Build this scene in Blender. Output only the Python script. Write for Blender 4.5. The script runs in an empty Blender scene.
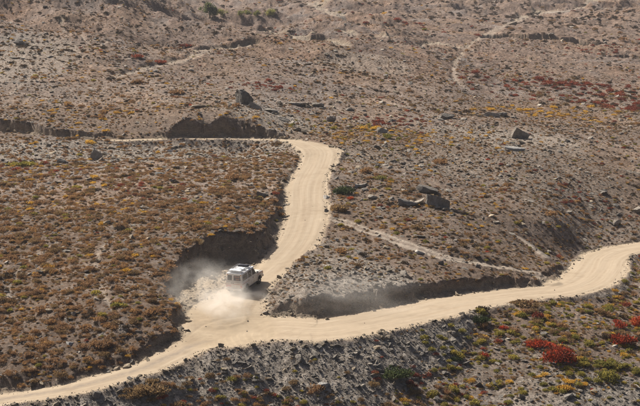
import bpy, bmesh, math, random
import numpy as np
from mathutils import Vector, Matrix, Euler

R = math.radians
random.seed(7)
RNG = np.random.default_rng(11)
SC = bpy.context.scene
COL = SC.collection

# ------------------------------------------------------------------ camera, sky, sun, exposure
CAM_H, PITCH, HFOV = 32.75, R(-9.2), R(24.0)
cam_d = bpy.data.cameras.new('camera')
cam = bpy.data.objects.new('camera', cam_d)
COL.objects.link(cam)
cam_d.sensor_width = 36.0
cam_d.angle = HFOV
cam_d.clip_start = 1.0
cam_d.clip_end = 20000.0
cam.location = (0, 0, CAM_H)
cam.rotation_euler = (R(90) + PITCH, 0, 0)
SC.camera = cam

SUN_AZ, SUN_EL = R(-46), R(44)          # azimuth measured from +Y (away from the camera) towards +X
world = bpy.data.worlds.new('World')
SC.world = world
world.use_nodes = True
wn = world.node_tree.nodes
wl = world.node_tree.links
sky = wn.new('ShaderNodeTexSky')
sky.sky_type = 'NISHITA'
sky.sun_disc = False
sky.sun_elevation = SUN_EL
sky.sun_rotation = SUN_AZ % (2 * math.pi)
sky.altitude = 200
sky.dust_density = 5.0
sky.air_density = 0.65
sky.ozone_density = 0.6
wl.new(sky.outputs[0], wn['Background'].inputs[0])
wn['Background'].inputs[1].default_value = 0.062

sun_d = bpy.data.lights.new('sun', 'SUN')
sun = bpy.data.objects.new('sun', sun_d)
COL.objects.link(sun)
sun_d.energy = 5.0
sun_d.angle = R(0.5)
sun_d.color = (1.0, 0.945, 0.86)
sdir = Vector((math.sin(SUN_AZ) * math.cos(SUN_EL), math.cos(SUN_AZ) * math.cos(SUN_EL), math.sin(SUN_EL)))
sun.rotation_euler = (-sdir).to_track_quat('-Z', 'Y').to_euler()
sun.location = sdir * 200

SC.view_settings.view_transform = 'Standard'
SC.view_settings.look = 'None'
SC.view_settings.exposure = 0.58
SC.view_settings.gamma = 1.0
SC.render.engine = 'CYCLES'
SC.cycles.use_denoising = True
SC.cycles.pixel_filter_type = 'BLACKMAN_HARRIS'
SC.cycles.filter_width = 1.2
SC.cycles.max_bounces = 6
SC.cycles.volume_bounces = 4
SC.cycles.transparent_max_bounces = 12

# ------------------------------------------------------------------ photograph geometry helpers
FPX = 320.0 / math.tan(HFOV / 2)


def ray(px, py):
    u = (np.asarray(px, float) - 320.0) / FPX
    v = (203.0 - np.asarray(py, float)) / FPX
    cp, sp = math.cos(PITCH), math.sin(PITCH)
    return u, cp - v * sp, sp + v * cp          # x, y, z


def at_z(px, py, z):
    dx, dy, dz = ray(px, py)
    t = (z - CAM_H) / dz
    return float(dx * t), float(dy * t), float(z)


def at_y(px, py, Y):
    dx, dy, dz = ray(px, py)
    t = Y / dy
    return float(dx * t), float(Y), float(CAM_H + dz * t)


# ------------------------------------------------------------------ numpy noise
def _hash(ix, iy, seed):
    h = (ix.astype(np.int64) * 374761393 + iy.astype(np.int64) * 668265263 + seed * 982451653) & 0x7fffffff
    h = ((h ^ (h >> 13)) * 1274126177) & 0x7fffffff
    h = ((h ^ (h >> 15)) * 461845907) & 0x7fffffff
    return h ^ (h >> 14)


_COS = np.cos(np.arange(1024) * (2 * math.pi / 1024))
_SIN = np.sin(np.arange(1024) * (2 * math.pi / 1024))


def noise(x, y, seed=0):
    """gradient noise, about -1..1"""
    x = np.asarray(x, float); y = np.asarray(y, float)
    ix = np.floor(x); iy = np.floor(y)
    fx = x - ix; fy = y - iy
    ix = ix.astype(np.int64); iy = iy.astype(np.int64)
    ux = fx * fx * fx * (fx * (fx * 6 - 15) + 10)
    uy = fy * fy * fy * (fy * (fy * 6 - 15) + 10)

    def g(ox, oy):
        a = _hash(ix + ox, iy + oy, seed) & 1023
        return _COS[a] * (fx - ox) + _SIN[a] * (fy - oy)
    a = g(0, 0); b = g(1, 0); c = g(0, 1); d = g(1, 1)
    return 1.5 * ((a + (b - a) * ux) + ((c + (d - c) * ux) - (a + (b - a) * ux)) * uy)


def fbm(x, y, scale, octs=3, seed=0, gain=0.5):
    r = 0; amp = 1; tot = 0
    for k in range(octs):
        r = r + amp * noise(x / scale + 17.3 * k, y / scale - 9.1 * k, seed + k)
        tot += amp; amp *= gain; scale *= 0.5
    return r / tot


def sstep(a, b, x):
    t = np.clip((x - a) / (b - a), 0, 1)
    return t * t * (3 - 2 * t)


# ------------------------------------------------------------------ natural terrain: thin-plate spline through surveyed points
CZ = [  # (px, py, height)
    (-150, 330, -0.6), (-150, 250, 2.6), (-150, 180, 5.2),
    (0, 384, -2.95), (0, 330, -0.8), (0, 280, 1.2), (0, 230, 3.1), (0, 180, 5.2), (0, 155, 6.4),
    (70, 371, -2.3), (70, 300, .8), (70, 230, 3.3), (70, 175, 5.5), (70, 152, 6.5), (120, 144, 6.5), (160, 143, 6.6), (200, 142, 6.65), (240, 142, 6.65), (275, 146, 6.6), (200, 152, 6.3),
    (138, 355, -1.5), (140, 300, 1.1), (150, 250, 3.0), (150, 200, 4.7), (150, 165, 6.0),
    (197, 332, -0.65), (180, 340, -0.95), (160, 348, -1.15), (186, 312, 0.2), (176, 290, 1.1), (163, 258, 2.6),
    (230, 245, 3.2), (230, 200, 4.7), (240, 165, 6.0), (262, 238, 3.3), (280, 160, 6.3),
    (345, 240, 2.2), (345, 205, 3.8), (350, 170, 5.4), (365, 150, 6.4),
    (303, 308, 0.3), (302, 285, 1.4), (274, 298, 0.0), (282, 290, 0.6), (290, 276, 1.2), (340, 301, 0.4), (345, 277, 1.4), (400, 294, 0.1), (400, 275, 0.9), (470, 284, -0.3), (470, 269, 0.4), (540, 279, -1.25), (558, 264, -1.75), (572, 251, -2.1), (590, 246, -2.2), (545, 248, -1.1), (585, 239, -1.8),
    (330, 262, 1.9), (400, 255, 1.6), (470, 255, 1.0), (420, 220, 2.8), (500, 225, 1.6), (560, 225, .5),
    (610, 239, -2.3), (640, 238, -2.45), (700, 230, -2.6), (640, 200, 0.0), (560, 190, 2.2), (480, 190, 3.2), (400, 185, 4.4),
    (400, 150, 6.0), (480, 150, 5.4), (560, 150, 4.8), (640, 150, 4.2),
    (800, 240, -2.0), (800, 150, 4.0), (800, 330, -6.0),
    (-100, 430, -5.4), (0, 420, -5.2), (100, 408, -4.4), (200, 372, -3.0), (200, 406, -4.6), (300, 376, -3.5),
    (300, 406, -4.7), (370, 358, -3.0), (400, 406, -5.0), (420, 350, -2.9), (460, 326, -1.95), (500, 313, -1.65), (500, 340, -2.8), (480, 380, -4.6),
    (540, 350, -3.4), (560, 303, -1.95), (560, 400, -5.4), (620, 290, -2.45), (636, 262, -2.75), (660, 255, -3.0), (640, 330, -4.0), (640, 380, -5.3),
    (-200, 520, -11), (0, 520, -11), (320, 520, -12), (640, 520, -12), (900, 520, -13), (320, 800, -24), (-300, 800, -24), (1000, 800, -24),
]
CY = [  # (px, py, distance)
    (-150, 118, 224), (0, 119, 223), (190, 122, 218.3), (225, 119, 218.3), (250, 123, 218.3), (15, 121, 222), (100, 126, 221), (150, 120, 222), (190, 111, 223.5), (235, 110, 224), (262, 118, 222), (285, 126, 222),
    (-150, 60, 270), (-150, 10, 330), (0, 95, 240), (0, 60, 270), (0, 20, 320), (0, -20, 380), (100, 95, 242), (100, 60, 275), (100, 20, 330), (100, -20, 420),
    (180, 80, 262), (190, 52, 300), (200, 40, 390), (200, 25, 460), (205, 6, 600), (240, -20, 820),
    (280, 100, 245), (280, 70, 285), (280, 45, 340), (300, 30, 430), (300, 10, 560), (330, -10, 720),
    (360, 110, 247), (360, 75, 290), (360, 45, 370), (380, 20, 500), (400, 0, 650),
    (450, 110, 255), (450, 80, 300), (450, 50, 390), (450, 20, 540), (450, 0, 680),
    (540, 115, 262), (540, 85, 310), (540, 55, 385), (540, 30, 450), (560, 10, 600), (560, -10, 800),
    (640, 110, 275), (640, 80, 330), (640, 62, 370), (640, 45, 430), (640, 15, 560), (640, -10, 700),
    (850, 110, 275), (850, 60, 380), (850, 10, 560),
]


def fan(x, y):
    return np.stack([np.asarray(x) / np.asarray(y) * 3.0, np.log(np.asarray(y)) * 2.0], -1)


_pts = [at_z(*c) for c in CZ] + [at_y(*c) for c in CY]
for uu in (-1.2, -0.6, -0.2, 0.2, 0.6, 1.2):
    for Y, zz in ((30, -30), (70, -22), (1100, 42), (1800, 130), (3500, 420), (8000, 1100)):
        _pts.append((uu * Y, Y, zz))
for uu in (-1.1, -0.6, 0.6, 1.1):
    for Y, zz in ((130, -4), (180, 3), (250, 10), (400, 17), (700, 24)):
        _pts.append((uu * Y, Y, zz))
_pts = np.array(_pts)
_F = fan(_pts[:, 0], _pts[:, 1])


def _tpsk(r2):
    return 0.5 * r2 * np.log(r2 + 1e-12)


_n = len(_pts)
_K = _tpsk(((_F[:, None] - _F[None]) ** 2).sum(-1)) + np.eye(_n) * 3e-5
_P = np.concatenate([np.ones((_n, 1)), _F], 1)
_A = np.block([[_K, _P], [_P.T, np.zeros((3, 3))]])
_W = np.linalg.solve(_A, np.concatenate([_pts[:, 2], np.zeros(3)]))


def tps(x, y):
    x = np.ravel(x); y = np.ravel(y)
    out = np.empty(len(x))
    for i in range(0, len(x), 60000):
        f = fan(x[i:i + 60000], y[i:i + 60000])
        r2 = (f ** 2).sum(1)[:, None] + (_F ** 2).sum(1)[None] - 2 * f @ _F.T
        out[i:i + 60000] = _tpsk(np.maximum(r2, 0)) @ _W[:_n] + _W[_n] + f @ _W[_n + 1:]
    return out


# the spline is smooth: tabulate it once over (asinh u, log y) and interpolate
_gu = np.linspace(-np.arcsinh(2.2 / 0.2), np.arcsinh(2.2 / 0.2), 420)
_gv = np.linspace(math.log(28), math.log(7500), 520)
_GU, _GV = np.meshgrid(np.sinh(_gu) * 0.2, np.exp(_gv))
_LAT = tps(_GU * _GV, _GV).reshape(len(_gv), len(_gu))


def tps_fast(x, y):
    a = np.clip((np.arcsinh(x / y / 0.2) - _gu[0]) / (_gu[1] - _gu[0]), 0, len(_gu) - 1.001)
    b = np.clip((np.log(y) - _gv[0]) / (_gv[1] - _gv[0]), 0, len(_gv) - 1.001)
    i = a.astype(int); j = b.astype(int); a = a - i; b = b - j
    return ((_LAT[j, i] * (1 - a) + _LAT[j, i + 1] * a) * (1 - b) + (_LAT[j + 1, i] * (1 - a) + _LAT[j + 1, i + 1] * a) * b)


def natural(x, y):
    x = np.ravel(np.asarray(x, float)); y = np.ravel(np.asarray(y, float))
    z = tps_fast(x, y)
    far = sstep(230, 420, y)
    z = z + (0.4 + 2.3 * far * (1 - 0.7 * sstep(10, 36, x) * sstep(560, 480, y))) * fbm(x, y, 19, 3, 3)
    z = z + (0.26 + 0.3 * far) * fbm(x + 0.35 * y, y * 0.45, 6.0, 3, 21)          # shallow gullies running down to the right
    f2 = sstep(236, 330, y)
    plain_ = 1 - 0.85 * sstep(10, 36, x) * sstep(560, 480, y)            # the smooth apron at the right
    z = z + f2 * plain_ * (3.0 + 6.0 * far) * (0.45 - 1.6 * np.abs(fbm(x + 0.55 * y, y * 0.8, 46, 3, 41)))
    z = z + sstep(150, 200, y) * (1 - far) * 0.6 * fbm(x + 0.6 * y, y * 0.5, 13, 2, 43) * sstep(-4, 10, x)
    return z


# ------------------------------------------------------------------ roads: centre lines with height and half width
def catmull(P, step):
    P = np.array(P, float)
    Q = np.concatenate([[2 * P[0] - P[1]], P, [2 * P[-1] - P[-2]]])
    out = []
    for i in range(len(P) - 1):
        a, b, c, d = Q[i:i + 4]
        n = max(2, int(np.linalg.norm((c - b)[:2]) / step))
        for t in np.linspace(0, 1, n, endpoint=False):
            out.append(0.5 * (2 * b + (c - a) * t + (2 * a - 5 * b + 4 * c - d) * t * t + (3 * b - a - 3 * c + d) * t ** 3))
    out.append(P[-1])
    return np.array(out)


def zline(rows):
    return [at_z(px, py, z) + (hw,) for px, py, z, hw in rows]


ROADS = []


def add_road(name, rows, cut, fill, kind, step=0.7):
    P = catmull(rows, step)
    s = np.concatenate([[0], np.cumsum(np.linalg.norm(np.diff(P[:, :2], axis=0), axis=1))])
    ROADS.append(dict(name=name, P=P, s=s, cut=cut, fill=fill, kind=kind))


# right branch, bend and lower left branch
add_road('through', zline([(900, 232, -4.2, 3.0), (760, 236, -3.6, 3.0), (690, 240, -3.1, 3.0), (642, 247, -2.7, 2.8), (620, 250.5, -2.5, 2.7), (604, 258, -2.3, 3.1), (597, 270, -2.1, 3.5),
                           (585, 281.5, -1.85, 3.4), (560, 290, -1.65, 3.0), (530, 293, -1.5, 2.9), (489, 298, -1.3, 3.2), (454, 304, -1.1, 3.4),
                           (420, 312, -0.95, 3.7), (370, 322, -0.8, 3.9), (322, 329.5, -0.7, 4.2), (284, 328, -0.65, 4.7),
                           (246, 332, -0.8, 4.2), (207, 344, -1.2, 2.3), (172, 356, -1.7, 2.0), (138, 370.5, -2.2, 2.0),
                           (69, 389, -3.0, 1.95), (0, 400, -3.6, 1.9), (-60, 411, -4.2, 2.3), (-160, 425, -5, 2.3)]),
         2.2, 0.56, 'road')
# upper road climbing away from the bend, then contouring left
add_road('upper', zline([(228, 335, -0.8, 4.2), (226, 318, -0.5, 4.0), (235, 301, -0.15, 3.0), (251, 285, 0.3, 2.35), (276, 265, 1.0, 2.25),
                         (298, 240, 2.15, 2.55), (306, 213, 3.4, 2.8), (307, 185, 4.8, 2.65), (318, 162, 6.0, 2.6),
                         (318, 150, 6.75, 3.2), (300, 142.5, 7.05, 2.1), (270, 139.5, 7.1, 1.0), (200, 138.5, 7.1, 0.85), (100, 140, 7.0, 0.95),
                         (40, 138, 7.2, 1.5), (0, 134, 7.45, 2.1), (-80, 132, 7.7, 2.1), (-250, 132, 8, 2.1)]),
         2.8, 0.6, 'road')
# the pocket scooped out of the hill behind the car
add_road('pocket', zline([(218, 316, -0.3, 2.6), (204, 298, 0.1, 2.4), (205, 284, 0.3, 2.0), (222, 275, 0.4, 2.2), (240, 268, 0.6, 2.0)]),
         3.0, 0.66, 'pocket')


def poly_query(P, s, x, y, reach):
    """points within reach of a centre line: their indices, distance, height, half width, arc length, signed offset"""
    m = (x > P[:, 0].min() - reach) & (x < P[:, 0].max() + reach) & (y > P[:, 1].min() - reach) & (y < P[:, 1].max() + reach)
    idx = np.nonzero(m)[0]
    C = P[::6, :2]
    keep = []
    for i in range(0, len(idx), 40000):
        j = idx[i:i + 40000]
        r2 = (x[j] ** 2 + y[j] ** 2)[:, None] + (C ** 2).sum(1)[None] - 2 * (x[j][:, None] * C[:, 0] + y[j][:, None] * C[:, 1])
        keep.append(j[r2.min(1) < (reach + 5) ** 2])
    idx = np.concatenate(keep) if keep else idx
    n = len(idx)
    d = np.full(n, 1e9); z = np.zeros(n); hw = np.ones(n); ss = np.zeros(n); off = np.zeros(n)
    for i in range(0, n, 40000):
        sl = slice(i, min(i + 40000, n))
        X = x[idx[sl]]; Y = y[idx[sl]]
        r2 = (X * X + Y * Y)[:, None] + (P[:, 0] ** 2 + P[:, 1] ** 2)[None] - 2 * (X[:, None] * P[:, 0] + Y[:, None] * P[:, 1])
        k = (np.sqrt(np.maximum(r2, 0)) - P[:, 3]).argmin(1)          # nearest verge, not nearest centre
        best = np.full(len(X), 1e18)
        for kk in (np.clip(k - 1, 0, len(P) - 2), np.clip(k, 0, len(P) - 2)):
            a = P[kk]; b = P[kk + 1]
            ex = b[:, 0] - a[:, 0]; ey = b[:, 1] - a[:, 1]
            L2 = ex * ex + ey * ey + 1e-9
            t = np.clip(((X - a[:, 0]) * ex + (Y - a[:, 1]) * ey) / L2, 0, 1)
            qx = a[:, 0] + ex * t - X; qy = a[:, 1] + ey * t - Y
            dd = qx * qx + qy * qy
            vd = np.sqrt(dd) - (a[:, 3] + (b[:, 3] - a[:, 3]) * t)
            u = np.nonzero(vd < best)[0]
            best[u] = vd[u]
            jj = u + i; tu = t[u]
            d[jj] = np.sqrt(dd[u])
            z[jj] = a[u, 2] + (b[u, 2] - a[u, 2]) * tu
            hw[jj] = a[u, 3] + (b[u, 3] - a[u, 3]) * tu
            ss[jj] = s[kk[u]] + tu * np.sqrt(L2[u])
            off[jj] = d[jj] * np.sign(ex[u] * (-qy[u]) - ey[u] * (-qx[u]))
    q = d < reach
    return idx[q], d[q], z[q], hw[q], ss[q], off[q]


def hit_natural(px, py, lo=100, hi=1500):
    Y = np.geomspace(lo, hi, 2500)
    dx, dy, dz = ray(px, py)
    t = Y / dy
    X = dx * t; Z = CAM_H + dz * t
    below = np.nonzero(Z < natural(X, Y))[0]
    k = below[0] if len(below) else len(Y) - 1
    return float(X[k]), float(Y[k])


def add_trace(name, pix, hw, drop, cut, fill, kind, step=0.8):
    pl = [hit_natural(px, py) + (0.0, hw) for px, py in pix]
    if kind == 'ledge':
        ym = float(np.median([p[1] for p in pl])); pm = pix[len(pix) // 2][0]
        pl = [((px - 320) / FPX * (ym - 0.06 * (px - pm)), ym - 0.06 * (px - pm) + 1.2 * math.sin(px * 0.2), 0.0, hw) for px, py in pix]
    Q = catmull(pl, step * 3)
    k = np.hanning(9); k /= k.sum()
    zz = np.pad(natural(Q[:, 0], Q[:, 1]), 4, mode='edge')
    Q[:, 2] = np.convolve(zz, k, 'valid') - drop
    add_road(name, Q, cut, fill, kind, step)


add_trace('track', [(330, 218), (345, 222), (365, 229), (400, 242), (440, 256), (490, 265), (530, 274), (548, 281)], 1.05, 0.06, 1.2, 0.7, 'track')
add_trace('path_a', [(112, 77), (135, 72), (150, 67), (175, 62), (195, 55), (206, 49)], 1.1, 0.2, 1.0, 0.7, 'path')
add_trace('ledge_a', [(494, 36), (505, 33.5), (530, 33), (545, 37), (560, 39.5), (575, 44), (592, 47), (610, 50)], 3.5, 2.6, 5.0, 0.5, 'ledge')
add_trace('ledge_b', [(622, 54), (640, 56), (680, 60), (720, 66)], 3.5, 2.3, 5.0, 0.5, 'ledge')
add_trace('ledge_c', [(262, 30), (280, 33), (300, 37), (320, 39), (345, 44)], 1.6, 0.7, 2.5, 0.6, 'path')
add_trace('ledge_d', [(202, 49), (222, 48), (238, 46), (252, 42)], 1.2, 0.6, 2.5, 0.6, 'path')
add_trace('path_e', [(312, 2), (322, 9), (338, 17)], 2.2, 0.1, 1.0, 0.6, 'path')
add_trace('path_f', [(592, -4), (575, 6), (556, 13), (535, 17), (510, 24), (492, 32), (480, 40)], 1.5, 0.2, 1.0, 0.6, 'path')
add_trace('path_g', [(480, 40), (466, 50), (456, 62), (455, 76), (462, 86), (474, 93)], 0.5, 0.15, 1.0, 0.6, 'path')
add_trace('path_h', [(345, 30), (390, 36), (430, 43), (470, 50)], 1.3, 0.25, 1.2, 0.6, 'path')


for tr in ([(8, 300), (14, 275), (28, 262), (60, 240)], [(122, 330), (102, 290), (96, 260), (112, 235)], [(10, 95), (40, 70), (75, 62), (110, 40)], [(60, 18), (90, 45), (130, 60)],
           [(150, 108), (185, 95), (230, 86), (280, 76)], [(380, 100), (430, 115), (470, 135), (505, 150)], [(556, 150), (600, 165), (642, 175)], [(470, 215), (520, 240), (545, 260)]):
    add_trace('goat_trail', tr, 0.22, 0.05, 1.0, 0.6, 'path')


def terrain(x, y, masks=False):
    x = np.ravel(np.asarray(x, float)); y = np.ravel(np.asarray(y, float))
    z0 = natural(x, y)
    n = len(x)
    lo = np.full(n, -1e9); hi = np.full(n, 1e9)
    wob = 0.55 * fbm(x, y, 3.4, 4, 77, 0.6)                   # ragged road edges
    cutn = 0.75 * fbm(x, y, 1.9, 4, 88, 0.6)
    lean = fbm(x, y, 7.0, 2, 91)
    lean = lean + sstep(200, 208, y) * (1.1 * np.exp(-((x + 14) / 6) ** 2) + 0.9 * np.exp(-((x + 43) / 8) ** 2))      # raw slips above the upper left road
    road = np.zeros(n); path = np.zeros(n); S = np.zeros(n); D = np.zeros(n); best = np.full(n, 1e9)
    rub = np.zeros(n)
    Q = []
    sw = np.zeros(n); swz = np.zeros(n); junction = np.zeros(n)
    for r in ROADS:
        big = r['kind'] in ('road', 'pocket')
        I, d, z, hw, s, off = poly_query(r['P'], r['s'], x, y, 16 if big else 7)
        e = d - hw - wob[I] * (1.0 if big else 0.5)
        w = sstep(1.2, -2.0, e) if big else np.zeros(len(I))
        junction[I] = np.maximum(junction[I], np.minimum(sw[I], w))
        sw[I] += w; swz[I] += w * z
        Q.append((I, z, s, off, e, w))
    zb = np.where(sw > 1e-6, swz / np.maximum(sw, 1e-6), 0)
    for r, (I, z, s, off, e, w) in zip(ROADS, Q):
        kind = r['kind']
        big = kind in ('road', 'pocket')
        k = 1.0 if big else 0.5
        z = z + (zb[I] - z) * sstep(0, 0.5, w)
        ec = np.maximum(e + cutn[I] * (0.12 if kind == 'ledge' else k) * sstep(0, 1.0, e), 0)
        if big:
            open_ = 1 - sstep(0, .4, junction[I])
            z = z - 0.08 * sstep(-1.0, 0.2, e) * open_ + 0.010 * np.cos(off * 3.6) * sstep(0, -0.7, e) * open_
        toe = 0.6 + 0.9 * wob[I]
        cf = r['cut'] * (1.0 if kind in ('ledge', 'pocket') else np.clip(0.86 + 0.7 * lean[I], 0.4, 1.6))
        h = z + np.where(ec < toe, 0.6 * ec, 0.6 * toe + cf * (ec - toe))
        l = z - r['fill'] * np.maximum(e, 0) ** 1.05
        hi[I] = np.minimum(hi[I], h)
        lo[I] = np.maximum(lo[I], l)
        if kind == 'road':
            road[I] = np.maximum(road[I], sstep(0.75, -0.65, e))
            u = e < best[I]
            J = I[u]
            best[J] = e[u]; S[J] = s[u] + (300 if r['name'] == 'upper' else 0); D[J] = off[u]
        elif kind == 'pocket':
            rub[I] = np.maximum(rub[I], sstep(1.5, -0.5, e))
        elif kind in ('path', 'track'):
            fr = sstep(0.25, -0.25, e)
            if kind == 'track':
                fr = fr * (0.45 + 0.55 * sstep(0.15, 0.5, np.abs(off)))
            else:
                fr = fr * 0.6 * (0.5 + 0.5 * sstep(-0.4, 0.3, wob[I]))
            path[I] = np.maximum(path[I], fr)
    z = np.clip(z0, np.minimum(lo, hi), np.maximum(lo, hi))
    z = np.where(lo > hi, 0.5 * (lo + hi), z)
    cut = sstep(0.15, 0.5, z0 - z) * (1 - road)
    fill = sstep(0.12, 0.4, z - z0) * (1 - road)
    soft = np.clip(1 - road, 0, 1)
    det = 0.30 * fbm(x + 0.4 * y, y * 0.55, 1.9, 4, 55, 0.6) + 0.10 * np.abs(noise(x / 0.55, y / 0.4, 66))
    rough = 1 - 0.62 * fill + 0.4 * cut
    z = z + soft * det * rough * (0.75 + 2.2 * sstep(230, 420, y)) + road * 0.018 * noise(x / 0.7, y / 0.7, 5)
    # furrows down the cut faces
    z = z + 0.13 * np.exp(-((best - 0.15) / 0.32) ** 2) * (0.6 + 0.8 * noise(x / 1.3, y / 1.3, 31)) * (1 - sstep(0, .3, junction))
    z = z - cut * 0.3 * np.maximum(0, fbm(x, y * 0.5, 1.1, 3, 99)) * sstep(300, 240, y)
    if not masks:
        return z
    return z, dict(road=road, cut=cut, fill=fill, path=path * (1 - road), S=S, D=D, rub=rub * (1 - road), edge=best, junction=junction)


def hit(px, py, lo=105, hi=1400):
    dx, dy, dz = ray(px, py)
    Y = np.geomspace(lo, hi, 420)
    for _ in range(2):
        t = Y / dy
        below = np.nonzero(CAM_H + dz * t < terrain(dx * t, Y))[0]
        k = max(int(below[0]) if len(below) else len(Y) - 1, 1)
        Y = np.linspace(Y[k - 1], Y[k], 40)
    y = float(Y[20]); x = float(dx / dy * y)
    return x, y, float(terrain([x], [y])[0])


def proj(x, y, z):
    cp, sp = math.cos(PITCH), math.sin(PITCH)
    zz = z - CAM_H
    dep = y * cp + zz * sp
    up = -y * sp + zz * cp
    return 320 + FPX * x / dep, 203 - FPX * up / dep


# ------------------------------------------------------------------ node helpers
class NT:
    def __init__(self, name, disp=None):
        self.m = bpy.data.materials.new(name)
        self.m.use_nodes = True
        self.t = self.m.node_tree
        self.bsdf = self.t.nodes['Principled BSDF']
        self.out = self.t.nodes['Material Output']

    def n(self, typ, **kw):
        nd = self.t.nodes.new(typ)
        for k, v in kw.items():
            setattr(nd, k, v)
        return nd

    def l(self, a, b):
        self.t.links.new(a, b)

    def put(self, sock, v):
        if hasattr(v, 'links'):
            self.l(v, sock)
        else:
            sock.default_value = v

    def attr(self, name):
        return self.n('ShaderNodeAttribute', attribute_name=name).outputs['Fac']

    def coords(self, kind='Object'):
        return self.n('ShaderNodeTexCoord').outputs[kind]

    def scale(self, vec, s):
        nd = self.n('ShaderNodeMapping')
        self.l(vec, nd.inputs[0])
        nd.inputs['Scale'].default_value = s
        return nd.outputs[0]

    def noise(self, vec, scale, detail=3, rough=0.55, dist=0.0):
        nd = self.n('ShaderNodeTexNoise')
        if vec is not None:
            self.l(vec, nd.inputs['Vector'])
        nd.inputs['Scale'].default_value = scale
        nd.inputs['Detail'].default_value = detail
        nd.inputs['Roughness'].default_value = rough
        nd.inputs['Distortion'].default_value = dist
        return nd.outputs['Fac']

    def voro(self, vec, scale, feature='F1', out='Distance'):
        nd = self.n('ShaderNodeTexVoronoi', feature=feature)
        self.l(vec, nd.inputs['Vector'])
        nd.inputs['Scale'].default_value = scale
        return nd.outputs[out]

    def ramp(self, fac, stops, interp='LINEAR'):
        nd = self.n('ShaderNodeValToRGB')
        nd.color_ramp.interpolation = interp
        el = nd.color_ramp.elements
        while len(el) < len(stops):
            el.new(0.5)
        for e, (p, c) in zip(el, stops):
            e.position = p
            e.color = (*c, 1) if len(c) == 3 else c
        self.l(fac, nd.inputs[0])
        return nd.outputs[0]

    def mix(self, fac, a, b, mode='MIX'):
        nd = self.n('ShaderNodeMix', data_type='RGBA', blend_type=mode)
        self.put(nd.inputs[0], fac)
        for sock, v in ((nd.inputs[6], a), (nd.inputs[7], b)):
            self.put(sock, (*v, 1) if isinstance(v, tuple) and len(v) == 3 else v)
        return nd.outputs[2]

    def math(self, op, a, b=0.0, clamp=False):
        nd = self.n('ShaderNodeMath', operation=op, use_clamp=clamp)
        self.put(nd.inputs[0], a)
        self.put(nd.inputs[1], b)
        return nd.outputs[0]

    def rng(self, v, a, b, c=0.0, d=1.0):
        nd = self.n('ShaderNodeMapRange')
        self.l(v, nd.inputs[0])
        for i, q in enumerate((a, b, c, d)):
            nd.inputs[1 + i].default_value = q
        return nd.outputs[0]

    def bump(self, h, strength, dist):
        nd = self.n('ShaderNodeBump')
        self.l(h, nd.inputs['Height'])
        nd.inputs['Strength'].default_value = strength
        nd.inputs['Distance'].default_value = dist
        self.l(nd.outputs[0], self.bsdf.inputs['Normal'])

    def base(self, col, rough=0.9, spec=0.25):
        self.put(self.bsdf.inputs['Base Color'], (*col, 1) if isinstance(col, tuple) else col)
        self.bsdf.inputs['Roughness'].default_value = rough
        self.bsdf.inputs['Specular IOR Level'].default_value = spec
        return self.m


def plain(name, col, rough=0.6, spec=0.4, metal=0.0, vary=0.12, scale=6.0):
    t = NT(name)
    n = t.noise(t.coords(), scale, 4)
    c = t.mix(t.rng(n, 0.3, 0.7, 0, 1), tuple(max(0, q * (1 - vary)) for q in col), tuple(min(1, q * (1 + vary)) for q in col))
    t.base(c, rough, spec)
    t.bsdf.inputs['Metallic'].default_value = metal
    return t.m


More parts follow.
